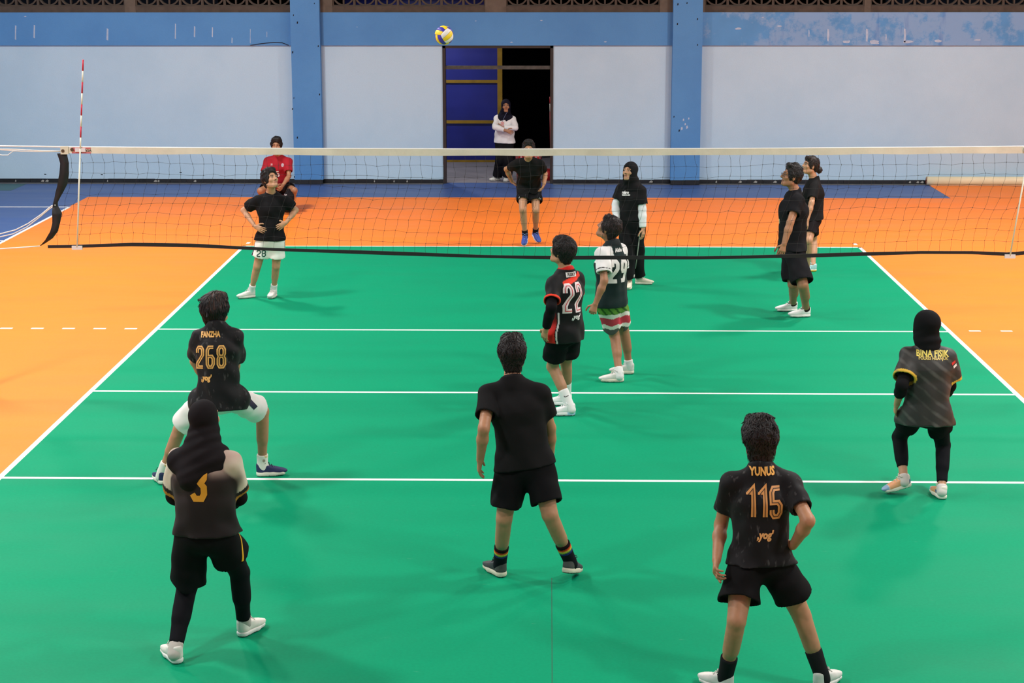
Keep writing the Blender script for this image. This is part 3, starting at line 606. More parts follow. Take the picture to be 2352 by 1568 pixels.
def face_col(V, col, hc, R, s, skin, mouth=True):
    d = (V - hc) / s; x, y, z = d @ R[0], d @ R[1], d @ R[2]; fr = (y > .045) & (np.abs(z) < .13) & (np.abs(x) < .08)
    ax = np.abs(x)
    el = ((ax - .032) / .0135) ** 2 + ((z - .008) / .0052) ** 2 < 1; col[fr & el] = C(176, 160, 150)
    ir = ((ax - .033) / .0068) ** 2 + ((z - .008) / .0062) ** 2 < 1; col[fr & ir] = C(22, 16, 14)
    ld = (np.abs(z - .0145) < .0026) & (np.abs(ax - .033) < .016); col[fr & ld] = C(40, 26, 22)
    bw = (np.abs(z - .033 - .1 * (ax - .03) * (ax < .03)) < .005) & (ax > .012) & (ax < .055); col[fr & bw] = C(34, 24, 20)
    lp = (np.abs(z + .0585) < .012) & (ax < .024 - .5 * np.abs(z + .0585)); col[fr & lp] = skin * np.array([.80, .58, .56], np.float32)
    ml = (np.abs(z + .0585) < .0028) & (ax < .024); col[fr & ml] = C(74, 36, 34)
    ns = (np.abs(z + .034) < .004) & (np.abs(ax - .008) < .005) & (y > .09); col[fr & ns] = C(80, 44, 36)
    return col
def hand_prims(w, d, pn, thumb, s, curl=.5, spread=.12, tcurl=.3):
    """w wrist, d finger direction, pn palm normal (fingers curl towards it), thumb = side the thumb leaves on"""
    d = nrm(d); pn = nrm(pn - d * (pn @ d)); t = np.cross(d, pn); t = t if t @ thumb > 0 else -t
    q = [P_ecap(w + d * .012 * s, w + d * .078 * s, t, (.027 * s, .019 * s), (.041 * s, .015 * s), .014)]
    Ls = (.068, .078, .073, .056)
    for i in range(4):
        off = (.030 - .02 * i) * s; b = w + d * (.080 - .004 * abs(i - 1.2)) * s + t * off; dirn = nrm(d + t * spread * (1.2 - i) * .6); L = Ls[i] * s; r = (.0088, .0092, .0088, .0078)[i] * s; ang = 0
        for sgm, fr in enumerate((.45, .32, .28)):
            ang += curl * (.7, 1., .7)[sgm]; dd = dirn * math.cos(ang) + pn * math.sin(ang); e = b + dd * L * fr; q.append(P_rcone(b, e, r, r * .92, .005)); b = e; r *= .92
    b = w + d * .025 * s + t * .026 * s; dd = nrm(d * .55 + t * .75 + pn * .25)
    for sgm, L in enumerate((.042, .034, .026)):
        e = b + dd * L * s; q.append(P_rcone(b, e, (.0125, .0105, .0095)[sgm] * s, (.0105, .0095, .0082)[sgm] * s, .006)); b = e; dd = nrm(dd + d * .45 * (1 - .2 * sgm) + pn * tcurl * .8 - t * .3)
    lo = np.min([p['lo'] for p in q], 0); hi = np.max([p['hi'] for p in q], 0); return q, (lo, hi)

# ---- stroke lettering
GL = {  # unit box 0..1 wide, 0..1 high
 '0': [[(.25, 0), (.75, 0), (1, .15), (1, .85), (.75, 1), (.25, 1), (0, .85), (0, .15), (.25, 0)]],
 '1': [[(.0, .80), (.0, .82), (.55, 1), (.55, 0)]],
 '2': [[(0, .72), (0, .88), (.25, 1), (.75, 1), (1, .88), (1, .62), (0, .2), (0, 0), (1, 0)]],
 '3': [[(0, .85), (.25, 1), (.8, 1), (1, .85), (1, .65), (.75, .5), (1, .38), (1, .15), (.8, 0), (.25, 0), (0, .15)]],
 '5': [[(1, 1), (.22, 1), (0, .86), (0, .52), (.75, .52), (1, .40), (1, .14), (.75, 0), (.25, 0), (0, .12), (0, .26)]],
 '6': [[(1, 1), (.25, 1), (0, .85), (0, .15), (.25, 0), (.75, 0), (1, .15), (1, .42), (.75, .54), (0, .54)]],
 '8': [[(.25, 0), (.75, 0), (1, .13), (1, .40), (.82, .53), (.18, .53), (0, .40), (0, .13), (.25, 0)], [(.18, .53), (.0, .66), (0, .87), (.25, 1), (.75, 1), (1, .87), (1, .66), (.82, .53)]],
 '9': [[(0, 0), (.75, 0), (1, .15), (1, .85), (.75, 1), (.25, 1), (0, .85), (0, .58), (.25, .46), (1, .46)]],
}
def stroke_polys(pts, w, closed=False, step=.012):
    """mitred ribbon of quads along a polyline"""
    pts = [np.array(p, float) for p in pts]; n = len(pts); L, Rr = [], []
    for i in range(n):
        d0 = nrm(pts[i] - pts[i - 1]) if i > 0 else None; d1 = nrm(pts[i + 1] - pts[i]) if i < n - 1 else None
        if closed and i in (0, n - 1): d0 = nrm(pts[-1] - pts[-2]); d1 = nrm(pts[1] - pts[0])
        if d0 is None: d0 = d1
        if d1 is None: d1 = d0
        nn = nrm(np.array([-(d0 + d1)[1], (d0 + d1)[0]])); c = max(.45, nn @ np.array([-d0[1], d0[0]])); L.append(pts[i] + nn * w / 2 / c); Rr.append(pts[i] - nn * w / 2 / c)
    out = []; na = max(1, int(math.ceil(w / .012)))
    for i in range(n - 1):
        m = max(1, int(np.linalg.norm(pts[i + 1] - pts[i]) / step))
        for j in range(m):
            a, b = j / m, (j + 1) / m; l0, l1 = lerp(L[i], L[i + 1], a), lerp(L[i], L[i + 1], b); r0, r1 = lerp(Rr[i], Rr[i + 1], a), lerp(Rr[i], Rr[i + 1], b)
            for k in range(na): u, v = k / na, (k + 1) / na; out.append([lerp(l0, r0, u), lerp(l0, r0, v), lerp(l1, r1, v), lerp(l1, r1, u)])
    return out
def digits_polys(txt, w, h, gap, sw):
    out, inl = [], []; n = len(txt); adv = [w * (.62 if c == '1' else 1) for c in txt]; x = -(sum(adv) + gap * (n - 1)) / 2
    for c, a in zip(txt, adv):
        for st in GL[c]:
            pts = [(x + sw / 2 + p[0] * (w - sw), -h / 2 + sw / 2 + p[1] * (h - sw)) for p in st]; cl = np.allclose(pts[0], pts[-1]); out += stroke_polys(pts, sw, cl); inl += stroke_polys(pts, sw * .16, cl)
        x += a + gap
    return out, inl
def text_polys(txt, size, shear=0, off=0, width=None):
    cu = bpy.data.curves.new('t', 'FONT'); cu.body = txt; cu.size = size; cu.shear = shear; cu.offset = off; cu.align_x = 'CENTER'; cu.align_y = 'CENTER'; cu.resolution_u = 2
    o = bpy.data.objects.new('t', cu); COL.objects.link(o); dg = bpy.context.evaluated_depsgraph_get(); me = o.evaluated_get(dg).to_mesh()
    bm = bmesh.new(); bm.from_mesh(me); bmesh.ops.triangulate(bm, faces=bm.faces)
    for _ in range(2):
        ed = [e for e in bm.edges if e.calc_length() > .025]
        if not ed: break
        bmesh.ops.subdivide_edges(bm, edges=ed, cuts=1); bmesh.ops.triangulate(bm, faces=[f for f in bm.faces if len(f.verts) > 3])
    P = [[np.array(v.co[:2]) for v in f.verts] for f in bm.faces]; bm.free(); o.evaluated_get(dg).to_mesh_clear(); bpy.data.objects.remove(o); bpy.data.curves.remove(cu)
    if width:
        xs_ = [p[0] for f in P for p in f]; k = width / (max(xs_) - min(xs_)); c = (max(xs_) + min(xs_)) / 2; P = [[np.array([(p[0] - c) * k, p[1]]) for p in f] for f in P]
    return P
def decal(name, polys, O, rt, n, bvh, m, parent, off=.0035, up=None):
    n = nrm(n); rt = nrm(rt - n * (rt @ n)); up = np.cross(n, rt) if up is None else nrm(up)
    V, F, memo = [], [], {}
    for f in polys:
        q = []
        for p in f:
            key = (round(float(p[0]), 4), round(float(p[1]), 4))
            if key not in memo:
                w = O + rt * p[0] + up * p[1]; h = bvh.ray_cast(Vector(w + n * .35), Vector(-n), .7)
                memo[key] = len(V); V.append(tuple(h[0] + Vector(n) * off) if h[0] is not None else None)
            q.append(memo[key])
        if all(V[i] is not None for i in q):
            pts = [Vector(V[i]) for i in q]
            if max((a - b).length for a in pts for b in pts) < .12: F.append(q)
    use = sorted({i for f in F for i in f}); re = {i: k for k, i in enumerate(use)}
    if not F: print('decal empty', name); return None
    me = bpy.data.meshes.new(name); me.from_pydata([V[i] for i in use], [], [[re[i] for i in f] for f in F]); me.update()
    me.polygons.foreach_set('use_smooth', [True] * len(me.polygons)); return link(name, me, m, parent)

# ------------------------------------------------------------------ people
def person(D):
    s = D.get('s', 1.0); th = math.radians(D.get('yaw', 0)); sg = 1 if D.get('away', True) else -1
    side = A(math.cos(th), math.sin(th), 0); front = A(-math.sin(th), math.cos(th), 0) * sg
    th2 = math.radians(D.get('hipyaw', D.get('yaw', 0))); hside = A(math.cos(th2), math.sin(th2), 0); hfront = A(-math.sin(th2), math.cos(th2), 0) * sg
    pel = at(*D['pel']); shm = at(*D['sh']); roll = D.get('roll', 0); tside = nrm(side + A(0, 0, roll)); hc = at(*D['head'])
    skin = C(*D.get('skin', (172, 122, 88))); bk = D.get('bulk', 1.0); sw = D.get('shw', .165) * s
    spine = nrm(shm - pel); sh = [shm - tside * sw - spine * .028 * s, shm + tside * sw - spine * .028 * s]; hroll = D.get('hroll', 0); hs_ = nrm(hside + A(0, 0, hroll)); hip = [pel - hs_ * .088 * s - A(0, 0, .03 * s), pel + hs_ * .088 * s - A(0, 0, .03 * s)]
    # feet
    shoes = []
    for i in (0, 1):
        px, py, ang, rz = (tuple(D['feet'][i]) + (0,))[:4]; a = math.radians(ang); f = A(math.cos(a), math.sin(a), 0); L = .265 * s
        if len(D['feet'][i]) > 4:      # anchored at toe, lifted heel
            T = gnd(px, py) + A(0, 0, D['feet'][i][4]); r_ = math.radians(rz); ff = nrm(f * math.cos(r_) - A(0, 0, math.sin(r_))); up = nrm(A(0, 0, 1) * math.cos(r_) + f * math.sin(r_)); Hh = T - ff * L
        else: Hh = gnd(px, py); ff, up = f, A(0, 0, 1.)
        Hh = Hh + A(0, 0, .002); shoes.append((Hh, ff, up, np.cross(ff, up))); 
    an = [h + f * .055 * s + u * .088 * s for h, f, u, _ in shoes]
    kn = []
    for i in (0, 1):
        px, py = D['kn'][i][:2]; best = None; d0 = nrm(ray(px, py)); pref = D['kn'][i][2] if len(D['kn'][i]) > 2 else None
        for q in np.linspace(-.5, .5, 201):
            Y = (hip[i][1] + an[i][1]) / 2 + q; p = at(px, py, Y); e = (np.linalg.norm(p - hip[i]) - .415 * s) ** 2 + (np.linalg.norm(p - an[i]) - .405 * s) ** 2
            if pref is not None: e += .3 * (q - pref) ** 2
            else: e += -.0004 * ((p - (hip[i] + an[i]) / 2) @ hfront)
            if best is None or e < best[0]: best = (e, p)
        kn.append(best[1])
    el, wr = [], []
    for i in (0, 1):
        q_ = D['el'][i]; e = onray(*q_[:2], sh[i], .285 * s, q_[2]) if q_[2] in (-1, 0, 1) else at(q_[0], q_[1], sh[i][1] + q_[2])
        q_ = D['wr'][i]; w = onray(*q_[:2], e, .245 * s, q_[2]) if q_[2] in (-1, 0, 1) else at(q_[0], q_[1], e[1] + q_[2]); el.append(e); wr.append(w)
    print('%-28s hip-z %.2f head-z %.2f thigh %.2f %.2f shin %.2f %.2f uarm %.2f %.2f farm %.2f %.2f spine %.2f neck %.2f' % (D['name'], pel[2], hc[2], *[np.linalg.norm(a - b) for a, b in ((kn[0], hip[0]), (kn[1], hip[1]), (kn[0], an[0]), (kn[1], an[1]), (el[0], sh[0]), (el[1], sh[1]), (wr[0], el[0]), (wr[1], el[1]), (pel, shm), (hc, shm))]))
    chest = pel + (shm - pel) * .72; waist = pel + (shm - pel) * .34; tfront = nrm(front - spine * (front @ spine)); hd = D.get('hdir', None)
    hf = nrm(A(*hd)) if hd is not None else front
    hup = nrm(D.get('hup', A(0, 0, 1)) + spine * .2); HR = frame_(hf, hup); hs = s * D.get('hs', 1.0)
    nb = shm + spine * D.get('nbh', .075) * s - tfront * .012 * s; hb = hc - HR[2] * .07 * hs - HR[1] * .018 * hs
    root = empty(D.get('kind', 'person'), ((shoes[0][0] + shoes[1][0]) / 2 * A(1, 1, 0))); tag(root, D['label'], 'person', D.get('group'))
    # ---- body
    q = []; b = bk
    q.append(P_ecap(pel - spine * .03 * s, waist, hside, (.14 * s * b, .1 * s * b), (.118 * s * b, .088 * s * b), .03))
    q.append(P_ecap(waist, chest, side, (.118 * s * b, .088 * s * b), (.14 * s * b, .1 * s * b), .03)); q.append(P_ecap(chest, shm - spine * .03 * s, tside, (.14 * s * b, .1 * s * b), (.12 * s, .07 * s), .03))
    for i in (0, 1):
        q.append(P_rcone(sh[i], nb - spine * .02 * s, .044 * s, .046 * s, .03)); q.append(P_rcone(sh[i], el[i], .047 * s * b, .037 * s * b, .02))
        q.append(P_rcone(el[i], el[i] + (wr[i] - el[i]) * .35, .036 * s * b, .038 * s * b, .02)); q.append(P_rcone(el[i] + (wr[i] - el[i]) * .35, wr[i], .038 * s * b, .0255 * s * b, .02))
        q.append(P_rcone(hip[i], kn[i], .082 * s * b, .054 * s * b, .03)); bkv = nrm(an[i] - kn[i]); back = -hfront + bkv * (hfront @ bkv)
        q.append(P_rcone(kn[i], an[i], .048 * s * b, .035 * s * b, .02)); q.append(P_rcone(kn[i] + (an[i] - kn[i]) * .16 + back * .012 * s, kn[i] + (an[i] - kn[i]) * .5 + back * .014 * s, .044 * s * b, .042 * s * b, .03))
        q.append(P_ell(kn[i] + nrm(hfront) * .012 * s, frame_(nrm(hfront), A(0, 0, 1)), (.042 * s * b, .042 * s * b, .05 * s * b), .02))
        h, f, u, sd = shoes[i]; q.append(P_rcone(an[i], h + f * .13 * s + u * .03 * s, .032 * s, .016 * s, .015))
    q.append(P_rcone(nb - spine * .02 * s, hb, .058 * s, .054 * s, .03)); q += head_prims(hc, HR, hs, not D.get('scarf')); fines = [(hc - .16 * s, hc + .16 * s, D.get('hres', .0075))]
    for i in (0, 1):
        hp = D['hand'][i]
        if hp is None: continue
        if hp == 'rest': hp = dict(n=tuple(side * (1 if i == 0 else -1)), t=tuple(front), curl=.35)
        d = A(*hp['d']) if 'd' in hp else nrm(wr[i] - el[i]); hq, (lo, hi) = hand_prims(wr[i], d, A(*hp['n']), A(*hp['t']), s * 1.0, hp.get('curl', .4), hp.get('spread', .12), hp.get('tcurl', .3)); q += hq; fines.append((lo - .006, hi + .006, D.get('fres', .0055)))
    V, Q = sdf_mesh(q, D.get('res', .015), fines, smooth=1); col = np.tile(skin, (len(V), 1)); col = face_col(V, col, hc, HR, hs, skin)
    link('body', mk_mesh('body', V, Q, col), M_SKIN, root)
    ctx = dict(root=root, s=s, b=b, pel=pel, waist=waist, chest=chest, shm=shm, sh=sh, el=el, wr=wr, hip=hip, kn=kn, an=an, spine=spine, side=side, hside=hside, tside=tside, front=tfront, hfront=hfront, hc=hc, HR=HR, hs=hs, nb=nb, hb=hb, shoes=shoes, D=D)
    return ctx
def lerp(a, b, t): return a + (b - a) * t
def D_arms_low(c, hp, hn):
    return any((np.asarray(p) - hp) @ hn > -.06 for p in (c['el']))
def shirt(c, col, hem=.12, fit=.0, sleeve=.62, flare=.0, m=None, colfn=None, seed=1, wr_amp=.009, res=.007, name='shirt', hemn=None, hempt=None, sl_r=(.066, .066), sleeves=True, collar=True):
    s, b = c['s'], c['b']; sp, sd = c['spine'], c['side']; g = .022 * s + fit
    hp = c['pel'] - sp * hem * s if hempt is None else hempt; hn = -sp if hemn is None else nrm(hemn); pl = [(hp, hn)]
    low = c['pel'] - sp * (hem + .05) * s
    q = [P_ecap(low, c['waist'], c['hside'], ((.148 * s * b + g + flare), (.108 * s * b + g + flare * .8)), (.128 * s * b + g + flare * .5, .098 * s * b + g + .3 * flare), .04, pl),
         P_ecap(c['waist'], c['chest'], sd, (.128 * s * b + g + flare * .5, .098 * s * b + g + .3 * flare), (.148 * s * b + g, .108 * s * b + g), .04, pl), P_ecap(c['chest'], c['shm'] - sp * .03 * s, c['tside'], (.148 * s * b + g, .108 * s * b + g), (.125 * s + g * .6, .075 * s + g * .6), .04, pl)]
    ends = []; hol = []
    for i in (0, 1):
        d = c['el'][i] - c['sh'][i]; dl = nrm(d); e = c['sh'][i] + d * sleeve; q.append(P_rcone(c['sh'][i], c['nb'] - sp * .02 * s, .056 * s + fit * .3, .056 * s, .035))
        if sleeves: q.append(P_rcone(c['sh'][i], e + dl * .06 * s, sl_r[0] * s + fit * .5, sl_r[1] * s + fit * .5, .035, [(e, dl)]))
        if sleeves: hol.append((e, dl, .035 * s, .095 * s))
        ends.append((e, dl))
    top = c['nb'] + sp * .016 * s; q.append(P_rcone(c['nb'] - sp * .04 * s, top, .074 * s, .064 * s, .03, [(top, nrm(sp + c['front'] * .3))]))
    if c.get('leggen'): q += c['leggen'](.009 + .3 * fit, pl)
    res = c['D'].get('cres', res); w = wrinkle(seed, wr_amp); V, Q = sdf_mesh(q, res, hollow=hol, disp=w, smooth=2, cuts=[(hp, hn)] if not D_arms_low(c, hp, hn) else ())
    # re-trim the hem after the folds
    col_ = np.tile(np.asarray(col, np.float32), (len(V), 1))
    if colfn: col_ = colfn(V, col_, c, ends)
    o = link(name, mk_mesh(name, V, Q, col_), m or M_CLOTH, c['root']); c[name] = o; c['bvh'] = BVHTree.FromPolygons([tuple(v) for v in V], [tuple(int(i) for i in f) for f in Q]); return o
def legwear(c, col, end=.75, end2=None, fit=.012, flare=.02, name='shorts', m=None, seed=2, wr_amp=.008, res=.007, colfn=None, below=0, cutn=None, waist_up=.10, cov=.35):
    """end: fraction along thigh (<=1) or 1 + fraction along shin"""
    s, b = c['s'], c['b']; sp = c['spine']; top = c['pel'] + sp * waist_up * s; en = (end, end2 if end2 is not None else end)
    def gen(x, pl=()):
        pl = list(pl); q = []; ends = []; ft = fit + x
        q.append(P_ecap(c['pel'] - sp * .05 * s, lerp(c['pel'], c['waist'], .6), c['hside'], (.142 * s * b + ft, .105 * s * b + ft), (.126 * s * b + ft, .096 * s * b + ft), .03, [(top, sp)] * (x == 0) + pl))
        for i in (0, 1):
            h, k, a = c['hip'][i], c['kn'][i], c['an'][i]
            if en[i] <= 1.0:
                d = nrm(k - h); n = d if cutn is None else nrm(d + A(*cutn)); e = lerp(h, k, en[i] if x == 0 else min(en[i], cov)); q.append(P_rcone(h, e + d * .03 * (x == 0), .082 * s * b + ft, (.082 - .028 * en[i]) * s * b + ft + flare, .04, [(e, n)] * (x == 0) + pl)); ends.append((e, n))
            else:
                e = lerp(k, a, en[i] - 1); d = nrm(a - k); q.append(P_rcone(h, k, .082 * s * b + ft, .058 * s * b + ft + flare, .03, pl)); q.append(P_rcone(k, e + d * .05, .058 * s * b + ft + flare, .046 * s * b + ft + flare, .025, [(e, d)] * (x == 0) + pl)); ends.append((e, d))
        return q if x else (q, ends)
    q, ends = gen(0); c['leggen'] = gen; res = c['D'].get('cres', res)
    V, Q = sdf_mesh(q, res, disp=wrinkle(seed, wr_amp), smooth=2, hollow=[(e, n, .03, .14) for e, n in ends]); col_ = np.tile(np.asarray(col, np.float32), (len(V), 1))
    if colfn: col_ = colfn(V, col_, c, ends)
    o = link(name, mk_mesh(name, V, Q, col_), m or M_CLOTH, c['root']); c[name] = o; c['bvh_' + name] = BVHTree.FromPolygons([tuple(v) for v in V], [tuple(int(i) for i in f) for f in Q]); return o
def leggings(c, col, end=(.9, .9), name='legging'):
    for i in (0, 1):
        h, k, a = c['hip'][i], c['kn'][i], c['an'][i]; s, b = c['s'], c['b']; e = lerp(k, a, end[i]); d = nrm(a - k); back = -c['hfront']
        q = [P_rcone(h, k, .088 * s * b, .062 * s * b, .03), P_rcone(k, e + d * .05, .058 * s * b, .045 * s * b, .02, [(e, d)]), P_rcone(lerp(k, a, .16) + back * .012 * s, lerp(k, a, .5) + back * .014 * s, .052 * s * b, .05 * s * b, .03, [(e, d)]), P_ell(k + c['hfront'] * .012 * s, frame_(c['hfront'], A(0, 0, 1)), (.05 * s * b, .05 * s * b, .056 * s * b), .02)]
        V, Q = sdf_mesh(q, .011, disp=wrinkle(7 + i, .002), smooth=1); link(name, mk_mesh(name, V, Q, np.tile(col, (len(V), 1))), M_CLOTH, c['root'])
def armwear(c, col, end=(.95, .95), start=.3, name='undersleeve', fit=.009, sides=(0, 1), wr_amp=.003):
    for i in sides:
        s, b = c['s'], c['b']; S, E, Wr = c['sh'][i], c['el'][i], c['wr'][i]; e = lerp(E, Wr, end[i]); d = nrm(Wr - E)
        q = [P_rcone(lerp(S, E, start), E, .046 * s * b + fit, .038 * s * b + fit, .02), P_rcone(E, lerp(E, Wr, .35), .038 * s * b + fit, .039 * s * b + fit, .02, [(e, d)]), P_rcone(lerp(E, Wr, .35), e + d * .03, .039 * s * b + fit, .029 * s * b + fit, .02, [(e, d)])]
        V, Q = sdf_mesh(q, .009, disp=wrinkle(17 + i, wr_amp), smooth=1); link(name, mk_mesh(name, V, Q, np.tile(col, (len(V), 1))), M_CLOTH, c['root'])
def socks(c, col, h=.12, fit=.006, colfn=None):
    c['sock_bvh'] = []
    for i in (0, 1):
        s, b = c['s'], c['b']; a, k = c['an'][i], c['kn'][i]; d = nrm(k - a); e = a + d * h * s; r = lambda t: (.036 + .013 * min(t / .2, 1)) * s * b + fit
        q = [P_rcone(a - d * .04 * s, e + d * .03, r(0), r(h), .015, [(e, d)]), P_rcone(a, c['shoes'][i][0] + c['shoes'][i][1] * .14 * s + A(0, 0, .03 * s), .036 * s, .02 * s, .02)]
        V, Q = sdf_mesh(q, .0055 if colfn else .0075, smooth=1); cl = np.tile(np.asarray(col, np.float32), (len(V), 1))
        if colfn: cl = colfn(V, cl, a, d, s)
        o = link('sock', mk_mesh('sock', V, Q, cl), M_CLOTH, c['root']); c['sock_bvh'].append((o, BVHTree.FromPolygons([tuple(v) for v in V], [tuple(int(i) for i in f) for f in Q])))
def shoes(c, col, sole=(232, 230, 224), lace=None, colfn=None, solefn=None, thick=.03, res=.0065):
    for i in (0, 1):
        Hh, f, u, sd = c['shoes'][i]; s = c['s']; P = lambda x, y, z: Hh + s * (f * x + sd * y + u * z); base = [(P(0, 0, 0), -u)]; FR = np.array([f, sd, u])
        up = [P_ecap(P(.045, 0, .045), P(.15, 0, .045), sd, (.035 * s, .03 * s), (.042 * s, .03 * s), .02), P_ell(P(.195, 0, .038), FR, (.068 * s, .043 * s, .034 * s), .025), P_rcone(P(.04, 0, .05), P(.036, 0, .088), .036 * s, .033 * s, .02),
              P_rcone(P(.05, 0, .085), P(.10, 0, .075), .036 * s, .034 * s, .02), P_rcone(P(.10, 0, .075), P(.175, 0, .045), .032 * s, .028 * s, .02)]
        cut = [(P(.03, 0, .108), nrm(u + f * .28)), (P(0, 0, thick * .55), -u)]
        V, Q = sdf_mesh(up, res, cuts=cut, smooth=1); cl = np.tile(np.asarray(C(*col), np.float32), (len(V), 1))
        loc = np.stack([(V - Hh) @ f, (V - Hh) @ sd, (V - Hh) @ u], 1) / s
        if colfn: cl = colfn(loc, cl)
        so = link('shoe', mk_mesh('shoe', V, Q, cl), M_SHOE, c['root'])
        sq = [P_ecap(P(.042, 0, .02), P(.15, 0, .018), sd, (.041 * s, .04 * s), (.043 * s, .035 * s), .02), P_ecap(P(.15, 0, .02), P(.215, 0, .024), sd, (.044 * s, .035 * s), (.043 * s, .03 * s), .02)]
        V, Q = sdf_mesh(sq, res, cuts=[(P(0, 0, 0), -u), (P(0, 0, thick), u)], smooth=1); loc = np.stack([(V - Hh) @ f, (V - Hh) @ sd, (V - Hh) @ u], 1) / s; cl = np.tile(np.asarray(C(*sole), np.float32), (len(V), 1)); cl[loc[:, 2] < .005] = C(40, 36, 34)
        if solefn: cl = solefn(loc, cl)
        link('sole', mk_mesh('sole', V, Q, cl), M_SOLE, so)
        if lace is not None:
            mb = MB()
            for k in range(4):
                x = .105 + .022 * k; z = .109 - .017 * k; w = .026; mb.tube([P(x, -w, z - .012), P(x + .004, 0, z + .002), P(x + .008, w, z - .012)], .0032 * s, 5)
            mb.tube([P(.1, 0, .112), P(.085, .03, .125), P(.075, .045, .112), P(.09, .02, .108)], .003 * s, 5); mb.tube([P(.1, 0, .112), P(.09, -.03, .127), P(.078, -.045, .112), P(.095, -.02, .108)], .003 * s, 5)
            link('lace', mb.mesh('lace', True), mat('lace %d %d %d' % lace, lace, .8), so)
def hair(c, col=(24, 20, 20), nape=-.06, vol=.014, top=.002, fringe=.045, tufts=90, tl=.03, seed=3, back=None, sidez=-.03, colfn=None, extra=None, res=.0075, amp=.003, brow=True, locks=800, curly=.3):
    hc, R, s = c['hc'], c['HR'], c['hs']; P = lambda x, y, z: hc + s * (x * R[0] + y * R[1] + z * R[2]); rng = np.random.RandomState(seed)
    q = [P_ell(P(0, -.014, .036), R, ((.076 + vol) * s, (.094 + vol) * s, (.088 + vol + top) * s), .02)]
    # back of the head down to the nape
    q.append(P_ecap(P(0, -.052, .02), P(0, -.058, nape), R[0], ((.066 + vol) * s, (.05 + vol) * s), ((.05 + vol * .6) * s, (.034 + vol * .6) * s), .03))
    for e in (-1, 1): q.append(P_rcone(P(e * .068, .008, .03), P(e * .07, .012, sidez), (.016 + vol * .4) * s, .009 * s, .02))
    q += [P_rcone(P(-.045, .058, .10 + top), P(.045, .058, .10 + top), (.018 + vol * .5) * s, (.018 + vol * .5) * s, .03)]
    # face opening
    if brow: q.append(P_ecap(P(-.03, .108, .012 + fringe * .55), P(.03, .108, .012 + fringe * .55), R[1], (.05 * s, .036 * s), (.05 * s, .036 * s), .01, op='s'))
    q.append(P_ell(P(0, .10, -.045), R, (.069 * s, .076 * s, (.045 + fringe + .028) * s), .010, op='s')); q.append(P_ell(P(0, .075, -.09), R, (.08 * s, .07 * s, .06 * s), .015, op='s'))
    for k in range(tufts):
        a = rng.uniform(-math.pi, math.pi); z = rng.uniform(-.1, 1); d = A(math.sin(a) * math.sqrt(max(0, 1 - z * z)), -math.cos(a) * math.sqrt(max(0, 1 - z * z)), z)
        if d[1] > .55 and d[2] < .62: continue
        p = P(d[0] * (.07 + vol), -.014 + d[1] * (.088 + vol), .036 + d[2] * (.082 + vol + top)); g0 = A(.15 * d[0], -.55 + .3 * d[1], -.75 + .5 * d[2]); g0 = nrm(g0 - d * (g0 @ d) * .8 + rng.normal(0, .28, 3)); g = g0 + d * .02; dd = g[0] * R[0] + g[1] * R[1] + g[2] * R[2]
        q.append(P_rcone(p, p + dd * tl * s * rng.uniform(.6, 1.2), .011 * s, .005 * s, .014))
    if extra: q += extra(P, R, s)
    V, Q = sdf_mesh(q, res, disp=wrinkle(seed, amp, 2.6), smooth=1); cl = np.tile(np.asarray(C(*col), np.float32), (len(V), 1))
    if colfn: cl = colfn(np.stack([(V - hc) @ R[i] for i in range(3)], 1) / s, cl)
    ho = link('hair', mk_mesh('hair', V, Q, cl), M_HAIR, c['root'])
    bv = BVHTree.FromPolygons([tuple(v) for v in V], [tuple(int(i) for i in f) for f in Q]); ctr = P(0, -.014, .02); Lv, Lf, Lc = [], [], []; base = C(*col)
    for k in range(locks):
        d = nrm(rng.normal(0, 1, 3)); h = bv.ray_cast(Vector(ctr + .3 * (d @ R)), Vector(-(d @ R)))
        if h[0] is None: continue
        p = np.array(h[0]); n = np.array(h[1]); lp = (p - hc) @ R.T / s
        if lp[2] < nape - .05 or (lp[1] > .03 and lp[2] < .05 and abs(lp[0]) < .06): continue
        g = A(.5 * lp[0] / .08 * (lp[2] > .06), -.5 if lp[2] > .05 else -.1, -.9 + .5 * (lp[2] > .09)); g = nrm(g + rng.normal(0, curly, 3)) @ R; pts = []; q_ = p + n * .001; stp = tl * 1.1 * s * rng.uniform(.6, 1.3) / 3; cur = nrm(rng.normal(0, 1, 3)) * curly * .5
        for j in range(4):
            pts.append(q_); g = nrm(g - n * (g @ n) + cur); q_ = q_ + g * stp; f_ = bv.find_nearest(Vector(q_))
            if f_[0] is not None: n = np.array(f_[1]); q_ = np.array(f_[0]) + n * (.0015 + .0022 * (j + 1) * rng.uniform(.4, 1.2)) * s
        w0 = rng.uniform(.0022, .0042) * s; b0 = len(Lv)
        for j, p_ in enumerate(pts):
            t_ = nrm(pts[min(j + 1, 3)] - pts[max(j - 1, 0)]); sd_ = np.cross(t_, n); w_ = w0 * (1.0, 1.1, .8, .15)[j]; Lv += [p_ - sd_ * w_, p_ + n * w_ * .7, p_ + sd_ * w_]
            if j:
                q0 = b0 + 3 * j
                for e_ in (0, 1): Lf.append((q0 - 3 + e_, q0 - 2 + e_, q0 + 1 + e_, q0 + e_))
        Lc += [base * rng.uniform(.7, 1.6)] * 12
    if Lv: link('locks', mk_mesh('locks', np.array(Lv), np.array(Lf), np.array(Lc)), M_HAIR, ho)
